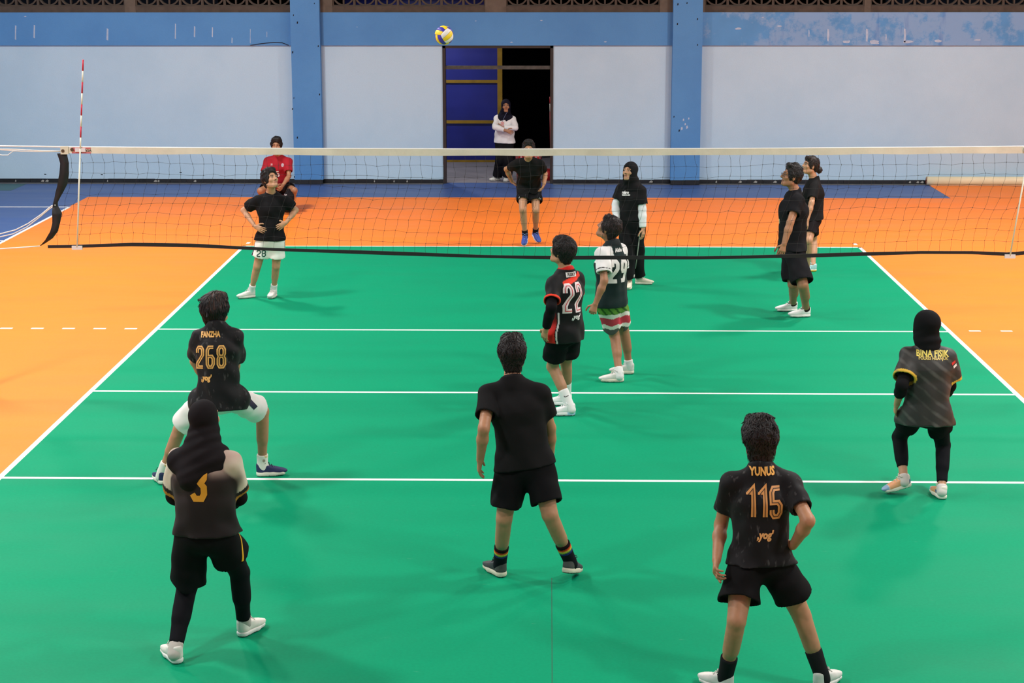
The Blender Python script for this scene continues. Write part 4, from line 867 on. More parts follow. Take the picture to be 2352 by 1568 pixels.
def hijab(c, col=(22, 22, 24), back=.3, frontd=.2, width=.15, face=True, seed=4, drop=None, vol=.016, res=.008, amp=.005, peak=0, skew=0, sides=(.62, .62), fr_=.9, tip=None, nlow=.02, nr=.088, shr=.078):
    hc, R, s, sp = c['hc'], c['HR'], c['hs'], c['spine']; P = lambda x, y, z: hc + s * (x * R[0] + y * R[1] + z * R[2])
    q = [P_ell(P(0, -.016, .032 + peak), R, ((.079 + vol) * s, (.098 + vol) * s, (.088 + vol) * s), .02), P_ecap(P(0, .0, -.03), P(0, -.005, -.10), R[0], ((.07 + vol) * s, (.082 + vol) * s), ((.066 + vol) * s, (.074 + vol) * s), .03),
         P_rcone(P(0, -.01, -.08), c['nb'] - sp * .01, .08 * s, nr * s, .04)]
    sh, fr, sd = c['shm'], c['front'], c['tside']
    q.append(P_ecap(c['nb'] + sp * .02, sh - sp * nlow, sd, (.10 * s, .085 * s), (width * s, .095 * s), .05))
    if tip is not None:
        T = sh - sp * tip[1] * s - fr * .1 * s + sd * tip[0]
        for i in (0, 1): q.append(P_ecap(lerp(sh, c['sh'][i], sides[i]) - fr * .035 * s, T, sd, (.075 * s, .085 * s), (.05 * s, .07 * s), .06))
        q.append(P_ecap(sh - fr * .06 * s, T, sd, (.12 * s, .085 * s), (.05 * s, .07 * s), .06))
    if back: q.append(P_ecap(sh - fr * .05 * s, sh - sp * back * s - fr * .105 * s + sd * skew, sd, (width * s, .088 * s), (width * .45 * s, .07 * s), .05))
    if frontd: q.append(P_ecap(sh + fr * .045 * s, sh - sp * frontd * s + fr * .075 * s, sd, (width * s * .95, .07 * s), (width * .3 * s, .055 * s), .05))
    for i in (0, 1): q.append(P_rcone(sh + sp * (.078 - shr) * s, lerp(sh, c['sh'][i], sides[i]) + sp * (.078 - shr) * s, shr * s, shr * .9 * s, .05))
    if face: q.append(P_ell(P(0, .12, -.018), R, (.066 * s, .076 * s, .092 * s), .012, op='s'))
    wk = wrinkle(seed, amp * .5, fr_, .45); z0 = P(0, 0, -.05); zd = nrm(R[2] + sp)
    def folds(X, Y, Z):
        dx, dy, dz = X - z0[0], Y - z0[1], Z - z0[2]; v = dx * zd[0] + dy * zd[1] + dz * zd[2]; u = dx * sd[0] + dy * sd[1] + dz * sd[2]; w = dx * fr[0] + dy * fr[1] + dz * fr[2]
        m = 1 / (1 + np.exp((v - .03) / .018)); ph = (v + 2.2 * (u - .02) ** 2 - .35 * u + .15 * w) / .062 * 6.283 + 1.6 * np.sin(17 * u + seed) + 1.3 * np.sin(19 * w + 11 * v + seed)
        return m * (.0032 * np.sin(ph) * (.6 + .4 * np.sin(9 * u + 5 * v + seed))) + wk(X, Y, Z) * (.35 + .65 * m)
    V, Q = sdf_mesh(q, res, disp=folds, smooth=1); link('headscarf', mk_mesh('headscarf', V, Q, np.tile(C(*col), (len(V), 1))), M_CLOTH, c['root'])
def pick(c, px, key='bvh'):
    h = c[key].ray_cast(Vector(CAM_POS), Vector(nrm(ray(*px)))); return np.array(h[0]) if h[0] is not None else None
def stripe(c, key, p1, p2, w, m, parent, name='stripe', off=.005):
    a, b = pick(c, p1, key), pick(c, p2, key)
    if a is None or b is None: return
    n = -nrm(ray((p1[0] + p2[0]) / 2, (p1[1] + p2[1]) / 2)); L = np.linalg.norm(b - a); return decal(name, stroke_polys([(-L / 2, 0), (L / 2, 0)], w), (a + b) / 2, b - a, n, c[key], m, parent, off)
def back_print(c, text, size, tcol, v, wd=None, shear=0, off=.003, u=0, name='print', front=False, m=None, key='bvh', parent=None, px=None, n=None, doff=.0035):
    n = (-c['front'] if not front else c['front']) if n is None else nrm(A(*n))
    rt = nrm(np.cross(c['spine'], n)); O = c['shm'] - c['spine'] * (v or 0) * c['s'] + rt * u
    if px is not None:
        h = pick(c, px, key); O = h if h is not None else O
    return decal(name, text_polys(text, size, shear, off, wd), O, rt, n, c[key], m or mat('print %d %d %d' % tcol, tcol, .55), parent or c['shirt'], doff)
def back_digits(c, txt, w, h, gap, sw, tcol, v, u=0, front=False, inline=(60, 40, 20), lean=0, parent=None, key='bvh', px=None, n=None):
    n = (-c['front'] if not front else c['front']) if n is None else nrm(A(*n))
    rt = nrm(np.cross(c['spine'], n)); O = c['shm'] - c['spine'] * (v or 0) * c['s'] + rt * u
    if px is not None:
        hit = pick(c, px, key); O = hit if hit is not None else O
    a, b = digits_polys(txt, w, h, gap, sw)
    if lean: a = [[p + np.array([p[1] * lean, 0]) for p in f] for f in a]; b = [[p + np.array([p[1] * lean, 0]) for p in f] for f in b]
    decal('number', a, O, rt, n, c[key], mat('print %d %d %d' % tcol, tcol, .5), parent or c['shirt'])
    if inline: decal('number_inline', b, O, rt, n, c[key], mat('print %d %d %d' % inline, inline, .6), parent or c['shirt'], .0055)
#==CAST==
TAN, TAN2, TAN3 = (172, 126, 94), (158, 112, 82), (186, 140, 108)
REST = ['rest', 'rest']
def hem_band(bands):
    """colour rings at the sleeve ends: list of (distance from hem, colour)"""
    def f(V, col, c, ends):
        for i, (e, d) in enumerate(ends):
            t = (e - V) @ d; S = c['sh'][i]; ax = nrm(c['el'][i] - S); r = np.linalg.norm((V - S) - np.outer((V - S) @ ax, ax), axis=1)
            near = (r < .105 * c['s']) & (((V - S) @ ax) > .03)
            for w, k in bands: col[near & (t < w) & (t > -.014)] = k
        return col
    return f
def sleeve_mask(V, c, i, lo=.0):
    S = c['sh'][i]; ax = nrm(c['el'][i] - S); t = (V - S) @ ax; r = np.linalg.norm((V - S) - np.outer(t, ax), axis=1); x = (V - c['shm']) @ c['tside']; return (t > lo) & (r < .105 * c['s']) & (np.abs(x) > .148 * c['s'])
def loc_t(V, c):
    d = V - c['shm']; return d @ c['tside'], d @ c['front'], -(d @ c['spine'])
GOLD = (214, 162, 84)
# 1 -- lunging player, gold number 268
c = person(dict(name='lunge', label='player in black jersey numbered 268 crouching wide in white shorts', yaw=4, pel=(503, 905, -3.28), sh=(499, 768, -3.2), head=(497, 712, -3.12), hdir=(.35, .9, .25), s=.98, shw=.14,
    feet=[(378, 1114, 118), (588, 1093, 12)], kn=[(413, 985), (603, 945)], el=[(447, 830, 1), (541, 838, 1)], wr=[(480, 885, 1), (534, 892, 1)], hand=[dict(n=(0, 0, 1), t=(0, 1, 0)), dict(n=(0, 0, 1), t=(0, 1, 0))], skin=TAN))
legwear(c, C(226, 226, 222), end=.84, fit=.008, flare=.05, seed=11, cov=.12)
stripe(c, 'bvh_shorts', (558, 905), (585, 934), .04, mat('navy stripe', (28, 26, 58), .7), c['shorts'])
shirt(c, BLK, hem=.13, fit=.006, sleeve=.78, m=M_FLECK, seed=12, flare=.0, sl_r=(.066, .076))
back_print(c, 'FANZHA', .062, GOLD, 0, wd=.15, px=(484, 768), name='name_print'); back_digits(c, '268', .072, .18, .012, .026, GOLD, 0, px=(483, 820), lean=.03)
back_print(c, ",yog'", .06, GOLD, 0, wd=.09, px=(474, 868), name='brand_print', shear=.2)
hair(c, nape=-.1, vol=.03, seed=21, tufts=40, tl=.05, curly=.15, locks=1000, colfn=lambda L, k: np.where(((L[:, 0] > .0) & (L[:, 2] > .06))[:, None], C(62, 42, 36), k), extra=lambda P, R, s: [P_ecap(P(0, -.06, -.02), P(0, -.06, -.06) - A(0, .03, .11), R[0], (.068 * s, .04 * s), (.058 * s, .032 * s), .03)])
def sockdots(V, cl, a, d, s): return cl
socks(c, C(226, 224, 214), .10)
for i, (o, bv) in enumerate(c['sock_bvh']):
    for (px, py, col_) in (((606, 1058, (120, 90, 30)), (611, 1048, (228, 180, 40))), ((387, 1078, (120, 90, 30)), (381, 1068, (228, 180, 40))))[1 - i]:
        h = bv.ray_cast(Vector(CAM_POS), Vector(nrm(ray(px, py))))
        if h[0] is not None:
            pl_ = [[np.array([.012 * math.cos(a + b_), .012 * math.sin(a + b_)]) if k else np.zeros(2) for k, b_ in enumerate((0, 0, .3))] for a in np.linspace(0, 2 * math.pi, 11)[:-1]]
            decal('sock_motif', pl_, np.array(h[0]), CR, -nrm(ray(px, py)), bv, mat('motif %d' % col_[0], col_, .8), o, .002)
shoes(c, (38, 42, 84), (226, 222, 204), lace=(20, 30, 44), thick=.042)
# 2 -- front-left player in headscarf
def cream(V, col, c, ends):
    x, y, v = loc_t(V, c)
    sm = lambda q: q * q * (3 - 2 * q)
    g = np.clip((.34 - v) / .32, 0, 1)[:, None] * .05; col = col * (1 - g) + C(150, 124, 116) * g
    wu = (sm(np.clip((.12 - v) / .1, 0, 1)) * sm(np.clip((np.abs(x) - .05) / .05, 0, 1)))[:, None]; col = col * (1 - wu) + C(188, 168, 154) * wu
    ra = np.min([np.linalg.norm((V - c['sh'][i]) - np.outer(np.maximum((V - c['sh'][i]) @ nrm(c['el'][i] - c['sh'][i]), 0), nrm(c['el'][i] - c['sh'][i])), axis=1) for i in (0, 1)], 0)
    wx = (sm(np.clip((np.abs(x) - .135) / .02, 0, 1)) * sm(np.clip((.092 - ra) / .012, 0, 1)) * np.clip((v + .02) / .05, 0, 1))[:, None]; col = (col * (1 - wx) + C(206, 200, 180) * wx).astype(np.float32)
    return hem_band([(.05, C(24, 22, 22)), (.022, C(166, 120, 40))])(V, col, c, ends)
c = person(dict(name='scarf_front', scarf=True, label='player in black headscarf and cream-sleeved jersey standing at front left with white shoes', yaw=-8, pel=(472, 1212, -6.72), sh=(468, 1050, -6.68), head=(470, 962, -6.62), hdir=(.25, .9, .1), s=.98, shw=.155,
    feet=[(412, 1526, 122), (549, 1464, 62)], kn=[(430, 1345), (551, 1315)], el=[(402, 1140, 1), (549, 1142, 1)], wr=[(440, 1160, 1), (505, 1165, 1)], hand=REST, skin=TAN3))
leggings(c, C(22, 22, 26), (.93, .93)); legwear(c, C(20, 20, 22), end=.9, end2=.55, fit=.014, flare=.045, seed=31)
shirt(c, C(30, 27, 27), hem=.035, fit=.016, sleeve=.78, m=M_SLICK, seed=32, flare=.01, colfn=cream, wr_amp=.008, res=.008, sl_r=(.068, .078)); armwear(c, C(22, 20, 22), fit=.012)
a, b = digits_polys('3', .105, .22, 0, .036); n_ = -c['front']; O_ = pick(c, (454, 1110))
decal('number', a, O_, c['tside'], n_, c['bvh'], mat('print gold', (206, 150, 36), .5), c['shirt'])
st = [P for P in stroke_polys([(0, 0), (.0, .16)], .018)]
h = c['bvh_shorts'].ray_cast(Vector(at(580, 1260, -6.7)), Vector((-1, 0, 0)))
if h[0] is not None: decal('side_stripe', stroke_polys([(0, .12), (.005, -.08)], .014), np.array(h[0]), A(0, 1, 0), A(1, 0, 0), c['bvh_shorts'], mat('stripe yellow', (226, 170, 20), .6), c['shorts'], .002)
hijab(c, (28, 26, 28), back=0, frontd=.22, width=.15, seed=33, amp=.009, face=True, sides=(.9, .62), fr_=.75, tip=(-.05, .12), vol=.006)
socks(c, C(186, 178, 170), .035); shoes(c, (226, 222, 212), (232, 230, 224), lace=(220, 216, 206))
# 3 -- centre player, plain black, rainbow-banded socks
c = person(dict(name='centre', label='player seen from behind in plain black shirt and rainbow-banded socks at centre', yaw=2, pel=(1206, 1052, -5.36), sh=(1180, 896, -5.32), head=(1177, 812, -5.27), hdir=(0, 1, .12), s=1.0, shw=.165,
    feet=[(1158, 1327, 122), (1330, 1314, 68, 16, .0)], kn=[(1158, 1192), (1263, 1182)], el=[(1111, 984, -1), (1264, 982, 1)], wr=[(1103, 1054, 1), (1264, 1052, 1)], hand=REST, skin=TAN))
legwear(c, C(17, 17, 19), end=.78, fit=.02, flare=.03, seed=41); shirt(c, C(26, 26, 27), hem=.055, fit=.012, sleeve=.62, seed=42, wr_amp=.005)
hair(c, nape=-.09, vol=.012, seed=43, tufts=60, tl=.03, curly=.5, locks=1100)
RB = [(0, (206, 60, 34)), (.011, (226, 140, 60)), (.019, (220, 196, 70)), (.027, (110, 150, 60)), (.035, (40, 50, 110))]
def rainbow(V, cl, a, d, s):
    t = .155 * s - (V - a) @ d
    cl[t < .022] = C(30, 18, 18)
    for k, (o, cc) in enumerate(RB): cl[(t >= .022 + o) & (t < .022 + (RB[k + 1][0] if k < 4 else .05))] = C(*cc)
    return cl
socks(c, C(24, 24, 30), .155, colfn=rainbow)
def drk(L, cl): cl[L[:, 0] < .06] = C(74, 72, 70); return cl
shoes(c, (60, 60, 62), (214, 206, 184), lace=(26, 26, 28), colfn=drk, thick=.042)
# 4 -- front-right player, gold 115
c = person(dict(name='p115', label='player in black jersey numbered 115 standing with legs apart at front right', yaw=0, pel=(1746, 1274, -7.15), sh=(1746, 1100, -7.1), head=(1744, 1008, -7.05), hdir=(-.1, 1, .05), s=1.0, shw=.165,
    feet=[(1682, 1592, 132), (1873, 1586, 50)], kn=[(1692, 1425), (1842, 1415)], el=[(1656, 1204, 1), (1857, 1196, -1)], wr=[(1646, 1284, -1), (1822, 1252, 1)], hand=[dict(n=(1, 0, 0), t=(.3, 1, 0), curl=.75), dict(n=(-.4, .9, 0), t=(0, .3, 1), d=(-.7, .6, -.2))], skin=TAN))
legwear(c, C(18, 18, 19), end=.68, fit=.008, flare=.05, seed=51); shirt(c, BLK, hem=.045, fit=.0, sleeve=.66, m=M_FLECK, seed=52, wr_amp=.007)
back_print(c, 'YUNUS', .066, (232, 176, 84), 0, wd=.145, px=(1751, 1083), name='name_print'); back_digits(c, '115', .075, .185, .018, .028, (206, 146, 78), 0, px=(1757, 1156))
back_print(c, ",yog'", .062, (214, 160, 96), 0, wd=.098, px=(1758, 1229), name='brand_print', shear=.2)
hair(c, nape=-.1, vol=.02, seed=53, tufts=70, tl=.04, curly=.5, locks=1200, extra=lambda P, R, s: [P_ecap(P(0, -.055, -.05), P(0, -.06, -.115), R[0], (.066 * s, .03 * s), (.056 * s, .02 * s), .03)])
socks(c, C(30, 30, 32), .15); shoes(c, (214, 212, 206), (226, 224, 218), lace=(210, 208, 200))
# 5 -- right player, charcoal jersey with yellow lettering
c = person(dict(name='bina', scarf=True, label='player in black headscarf and charcoal jersey with yellow lettering at right sideline', yaw=-6, pel=(2128, 936, -3.36), sh=(2132, 812, -3.3), head=(2126, 748, -3.27), hdir=(-.65, .75, .05), s=.93, shw=.155,
    feet=[(2026, 1134, 188, 14, .0), (2168, 1148, 100)], kn=[(2066, 1003), (2166, 1022)], el=[(2072, 884, -1), (2182, 886, 1)], wr=[(2060, 928, 1), (2160, 920, 1)], hand=REST, skin=TAN3))
leggings(c, C(20, 21, 25), (.74, .88)); legwear(c, C(20, 20, 22), end=.52, fit=.012, flare=.03, seed=61)
shirt(c, C(46, 46, 44), hem=.15, fit=.02, sleeve=.74, m=M_DIAG, seed=62, flare=.012, colfn=hem_band([(.022, C(212, 172, 60))]), wr_amp=.007, sl_r=(.07, .088)); armwear(c, C(22, 22, 24), end=(.55, .55), fit=.01, sides=(0, 1))
back_print(c, 'BINA FISIK', .068, (226, 206, 96), 0, wd=.245, px=(2143, 812), name='name_print', off=.002); back_print(c, 'POLRES NGANJUK', .034, (206, 184, 100), 0, wd=.225, px=(2145, 823), name='unit_print', off=.0012)
nn = c['tside'] * .8 - c['front'] * .5; nn = nrm(nn); up_ = nrm(c['sh'][1] - c['el'][1])
for k, cc in ((0, (206, 40, 40)), (1, (230, 226, 222))):
    h = c['bvh'].ray_cast(Vector(CAM_POS), Vector(nrm(ray(2190 + 3.0 * k, 833 + 7 * k))))
    if h[0] is not None: decal('flag_patch', [[np.array(p) for p in ((-.022, -.011), (.022, -.011), (.022, .011), (-.022, .011))]], np.array(h[0]), np.cross(up_, nn), nn, c['bvh'], mat('patch %d' % cc[1], cc, .6), c['shirt'], .003)
hijab(c, (22, 22, 24), back=0, frontd=.1, width=.075, nlow=-.03, nr=.07, shr=.05, seed=63, amp=.006, vol=.02, sides=(.3, .3))
socks(c, C(206, 200, 194), .02)
def multi(L, cl):
    cl[:] = C(224, 218, 204); cl[(L[:, 0] > .08) & (L[:, 0] < .2)] = C(236, 170, 124); cl[(L[:, 0] > .205)] = C(150, 180, 214); cl[(L[:, 0] < .1) & (L[:, 2] < .07) & (L[:, 2] > .045)] = C(84, 110, 150); cl[(L[:, 0] < .1) & (L[:, 2] <= .045)] = C(150, 150, 156); return cl
shoes(c, (224, 218, 204), (236, 230, 214), colfn=multi, lace=(236, 226, 210), thick=.036)
# 6 -- player 22 in red and black
def risky(V, col, c, ends):
    x, y, v = loc_t(V, c); y = -y
    w_ = v + .25 * x; col[(w_ < .03) & (w_ > -.012) & (x < .13) & (x > -.13) & (y > -.05)] = C(218, 58, 40); col[(v < -.082)] = C(190, 36, 30)
    lowf = (v > .30) & (x < -.06) & (y < .045) & (y > -.05); t = np.clip((v - .3) / .2, 0, 1)[:, None]; col[lowf] = (C(40, 20, 20) * (1 - t) + C(206, 40, 32) * t)[lowf]
    ln = (np.abs(y - .06) < .006) & (x < -.04) & (v > .3); col[ln] = C(210, 206, 206)
    return hem_band([(.018, C(222, 60, 40))])(V, col, c, ends)
c = person(dict(name='risky', label='player in black and red jersey numbered 22 looking up left, black arm sleeve', yaw=50, pel=(1297, 752, -.84), sh=(1298, 636, -.84), head=(1291, 577, -.84), hdir=(-.82, .5, .22), s=.99, shw=.16,
    feet=[(1322, 953, 183), (1314, 930, 178)], kn=[(1269, 842), (1300, 833)], el=[(1266, 706, -1), (1326, 690, 1)], wr=[(1254, 756, 1), (1312, 740, 1)], hand=REST, skin=TAN))
legwear(c, C(18, 18, 20), end=.72, fit=.02, flare=.03, seed=71); shirt(c, BLK, hem=.12, fit=.014, sleeve=.72, m=M_SLICK, seed=72, flare=.02, colfn=risky); armwear(c, C(18, 17, 20), end=(.9, .9), sides=(0,))
nb_ = nrm(-c['front'] + c['tside'] * -.12)
back_digits(c, '22', .1, .27, .02, .04, (222, 206, 208), 0, px=(1319, 684), inline=(198, 40, 56), n=nb_)
st = decal('name_patch', [[np.array([x0, y0]), np.array([x0 + .02, y0]), np.array([x0 + .02, y0 + .045]), np.array([x0, y0 + .045])] for x0 in np.arange(-.06, .06, .02) for y0 in (-.0225,)], pick(c, (1313, 630)), nrm(np.cross(c['spine'], nb_)), nb_, c['bvh'], mat('patch white', (226, 222, 222), .6), c['shirt'])
back_print(c, 'RISKY', .042, (60, 50, 56), 0, wd=.09, px=(1313, 630), name='name_print', n=nb_, off=.001, doff=.006); back_print(c, ",yog'", .06, (226, 220, 222), 0, wd=.1, px=(1325, 727), name='brand_print', n=nb_, shear=.2)
hair(c, nape=-.06, vol=.022, seed=73, tufts=60, tl=.035, curly=.55, locks=1000); socks(c, C(228, 228, 226), .16)
for o, bv in c['sock_bvh'][:1]:
    h = bv.ray_cast(Vector(CAM_POS), Vector(nrm(ray(1300, 910))))
    if h[0] is not None: decal('sock_mark', stroke_polys([(-.018, .004), (-.010, -.006), (.024, .008)], .006), np.array(h[0]), CR, -nrm(ray(1300, 910)), bv, mat('motif black', (20, 20, 22), .7), o, .002)
def asic(L, cl): cl[(L[:, 0] < .05) & (L[:, 2] < .05)] = C(150, 190, 226); return cl
def asics(L, cl): cl[(L[:, 0] < .08) & (L[:, 2] > .008)] = C(170, 204, 232); return cl
shoes(c, (232, 232, 232), (236, 236, 236), colfn=asic, solefn=asics, lace=(230, 230, 230), thick=.036)
# 7 -- player 29, white sleeves and printed shorts
def j29(V, col, c, ends):
    x, y, v = loc_t(V, c)
    for i in (0, 1): col[sleeve_mask(V, c, i, -.02)] = C(226, 226, 226)
    col[(v < .05) & ((y > -.045) | (np.abs(x) > .09)) & (np.abs(x) > .03)] = C(226, 226, 226); col[(v < .12) & (v > -.05) & (x < -.07) & (y > -.05)] = C(226, 226, 226); col[v < -.052] = C(26, 34, 36)
    return hem_band([(.03, C(30, 34, 36)), (.022, C(226, 226, 226))])(V, col, c, ends)
c = person(dict(name='p29', label='player in dark green and white jersey numbered 29 with patterned red-green shorts', yaw=52, pel=(1404, 688, .58), sh=(1405, 573, .58), head=(1398, 524, .58), hdir=(-.85, .38, .42), s=.98, shw=.16,
    feet=[(1434, 876, 182), (1457, 858, 176)], kn=[(1411, 768), (1433, 760)], el=[(1388, 645, -1), (1428, 634, 1)], wr=[(1368, 697, 0), (1426, 690, 1)], hand=[dict(n=(.3, .9, 0), t=(-1, 0, 0), curl=.95), 'rest'], skin=TAN2))
def prn(V, col, c, ends):
    z = V[:, 2] - ends[0][0][2]; n = .012 * np.sin(V[:, 0] * 40) * np.sin(V[:, 1] * 33); zz = z + n
    col[:] = C(214, 212, 204); col[zz > .165] = C(96, 140, 60); col[(zz > .165) & (np.sin(V[:, 0] * 90 + V[:, 2] * 70) > .5)] = C(52, 88, 40); col[(zz > .05) & (zz < .125)] = C(186, 62, 76); col[(zz < .012)] = C(80, 82, 80); return col
legwear(c, C(214, 212, 204), end=.78, fit=.018, flare=.02, seed=81, colfn=prn, res=.008); shirt(c, C(18, 38, 38), hem=.06, fit=.014, sleeve=.7, m=M_SLICK, seed=82, colfn=j29, res=.008)
nb_ = nrm(-c['front'] + c['tside'] * -.15)
back_digits(c, '29', .095, .24, .02, .04, (216, 216, 214), 0, px=(1424, 622), inline=None, n=nb_); back_print(c, 'Aldo', .05, (206, 206, 206), 0, wd=.1, px=(1420, 574), name='name_print', n=nb_)
hair(c, col=(30, 22, 22), nape=-.075, vol=.014, seed=83, tufts=60, tl=.02); socks(c, C(222, 222, 220), .06); shoes(c, (212, 210, 204), (224, 214, 196), lace=(206, 204, 198), thick=.036)
# 8 -- far player, hands on hips
c = person(dict(name='hips', cres=.009, label='player in black T-shirt and white shorts with hands on hips behind the net', yaw=6, away=False, pel=(622, 543, 4.78), sh=(622, 456, 4.78), head=(621, 412, 4.72), hdir=(.62, -.62, .32), s=.96, shw=.165, hres=.0055,
    feet=[(587, 682, 212), (632, 679, 262)], kn=[(591, 611), (634, 611)], bulk=.93, el=[(559, 483, .10), (680, 482, .10)], wr=[(586, 520, -.18), (657, 511, -.18)], hand=[dict(d=(.85, -.36, -.36), n=(.35, 1, 0), t=(0, 0, 1), curl=.22), dict(d=(-.8, -.36, -.5), n=(-.35, 1, 0), t=(0, 0, 1), curl=.22)], skin=TAN3))
def navystripe(V, col, c, ends):
    for i in (0, 1):
        d = V - c['hip'][i]; sd = c['hside'] * (-1 if i == 0 else 1); col[(d @ sd > .085) & (np.abs(d @ c['hfront']) < .02)] = C(30, 30, 48)
    return col
legwear(c, C(226, 226, 220), end=.66, fit=.02, flare=.03, seed=91, colfn=navystripe); shirt(c, C(22, 22, 24), hem=.045, fit=.008, sleeve=.68, seed=92, sl_r=(.066, .07))
back_digits(c, '28', .05, .085, .012, .012, (20, 70, 60), 0, px=(600, 582), front=True, inline=None, key='bvh_shorts', parent=c['shorts'])
hair(c, nape=-.06, vol=.016, top=.016, seed=93, tufts=110, tl=.03, fringe=.055); socks(c, C(226, 226, 224), .09); shoes(c, (206, 202, 196), (214, 208, 198), lace=(210, 206, 200))
# 9 -- seated man in red
c = person(dict(name='seated', cres=.009, label='man in red shirt seated by the pillar behind the net', yaw=0, away=False, pel=(640, 424, 12.85), sh=(638, 367, 12.78), head=(635, 335, 12.7), hdir=(.05, -1, .02), s=.98, shw=.17, hres=.006,
    feet=[(616, 486, 250), (666, 486, 290)], kn=[(598, 438), (676, 437)], el=[(605, 404, -1), (664, 404, -1)], wr=[(633, 424, -1), (650, 425, -1)], hand=[dict(n=(.5, .6, .2), t=(0, 0, 1), curl=.5), dict(n=(-.5, .6, .2), t=(0, 0, 1), curl=.5)], skin=TAN2))
legwear(c, C(24, 20, 22), end=.7, fit=.02, flare=.02, seed=101, cov=.02); shirt(c, C(150, 24, 38), hem=.04, fit=.012, sleeve=.72, m=M_SLICK, seed=102, wr_amp=.006)
back_digits(c, '5', .06, .1, .0, .018, (224, 220, 220), 0, px=(638, 399), front=True, inline=None)
pl_ = [[np.array([.03 * math.cos(a + b_) * .8, .03 * math.sin(a + b_)]) if k else np.zeros(2) for k, b_ in enumerate((0, 0, .63))] for a in np.linspace(0, 2 * math.pi, 11)[:-1]]
decal('crest', pl_, pick(c, (649, 379)), A(1, 0, 0), A(0, -1, 0), c['bvh'], mat('crest grey', (170, 150, 160), .6), c['shirt']); back_print(c, 'H', .04, (190, 150, 154), 0, px=(624, 378), front=True, name='brand_print')
hair(c, nape=-.05, vol=.018, top=.02, seed=103, tufts=90, tl=.025, fringe=.045); socks(c, C(30, 26, 28), .05); shoes(c, (180, 30, 40), (200, 190, 186), lace=(220, 210, 206))
SEAT = c['pel'][2] - .16
t = empty('stool', (c['pel'][0], c['pel'][1] + .02, 0)); tag(t, 'low red plastic stool under the seated man in red', 'stool'); sx, sy = c['pel'][0], c['pel'][1] + .02; SEAT = max(SEAT, .2)
M_STOOL = mat('red stool plastic', (170, 22, 30), .45); MB().box((sx - .17, sy - .15, SEAT - .03), (sx + .17, sy + .15, SEAT)).build('seat', M_STOOL, t)
for ex_ in (-1, 1):
    for ey_ in (-1, 1): MB().tube([(sx + ex_ * .17, sy + ey_ * .15, .0), (sx + ex_ * .14, sy + ey_ * .12, SEAT - .02)], [.022, .018], 8).build('leg', M_STOOL, t, True)
bg = at(663, 446, 12.3); t = empty('sports_bag', (bg[0], bg[1], 0)); tag(t, 'black bag with a white mark standing between the feet of the seated man', 'bag')
q = [P_ecap((bg[0] - .02, bg[1], .1), (bg[0], bg[1], bg[2] - .02), A(1, 0, 0), (.12, .08), (.085, .06), .03, [((0, 0, .003), (0, 0, -1))]), P_rcone((bg[0], bg[1], bg[2]), (bg[0], bg[1], bg[2] + .06), .05, .03, .03)]
V, Q = sdf_mesh(q, .012, disp=wrinkle(77, .008), smooth=2, cuts=[((0, 0, .002), (0, 0, -1))]); o = link('bag_body', mk_mesh('bag_body', V, Q, np.tile(C(26, 24, 27), (len(V), 1))), M_CLOTH, t)
bv = BVHTree.FromPolygons([tuple(v) for v in V], [tuple(int(i) for i in f) for f in Q]); decal('mark', [[np.array(p) for p in ((-.02, -.01), (.02, -.018), (.022, .002), (-.016, .012))]], at(659, 444, 12.4), A(1, 0, 0), A(0, -1, 0), bv, mat('mark white', (214, 206, 208), .6), o)
MB().tube([(bg[0] - .05, bg[1], bg[2] + .02), (bg[0] - .02, bg[1] - .01, bg[2] + .09), (bg[0] + .02, bg[1] - .01, bg[2] + .09), (bg[0] + .05, bg[1], bg[2] + .02)], .008, 6).build('strap', M_BTAPE, t, True)
# 10 -- player hopping at the far base line
c = person(dict(name='hop', cres=.009, label='player in black bending forward on tiptoe at the far base line, shorts numbered 20', yaw=0, away=False, pel=(1215, 424, 9.32), sh=(1214, 374, 9.02), head=(1214, 345, 8.9), hdir=(0, -1, .1), hup=A(0, -.2, 1), s=.99, shw=.165, hres=.006,
    feet=[(1203, 567, 264, 22, .0), (1239, 561, 292, 24, .0)], kn=[(1201, 482), (1231, 483)], el=[(1163, 388, 1), (1252, 399, 1)], wr=[(1176, 417, 1), (1250, 421, -1)], hand=[dict(d=(.6, .3, -.5), n=(.6, 0, .2), t=(0, -1, 0)), dict(d=(-.3, .2, -.8), n=(-1, 0, 0), t=(0, -1, 0))], skin=TAN))
legwear(c, C(22, 22, 24), end=.62, fit=.012, flare=.025, seed=111); shirt(c, C(24, 24, 24), hem=-.03, fit=.01, sleeve=.62, seed=112)
back_digits(c, '20', .05, .085, .01, .012, (190, 190, 190), 0, px=(1199, 449), front=True, inline=None, key='bvh_shorts', parent=c['shorts']); back_print(c, 'ortus', .03, (170, 170, 170), 0, wd=.06, px=(1240, 456), front=True, key='bvh_shorts', parent=c['shorts'], name='brand_print')
hair(c, nape=-.05, vol=.014, top=.022, seed=113, tufts=60, tl=.022, fringe=.05); socks(c, C(26, 26, 30), .07); shoes(c, (48, 72, 150), (196, 200, 214), lace=(120, 150, 210))
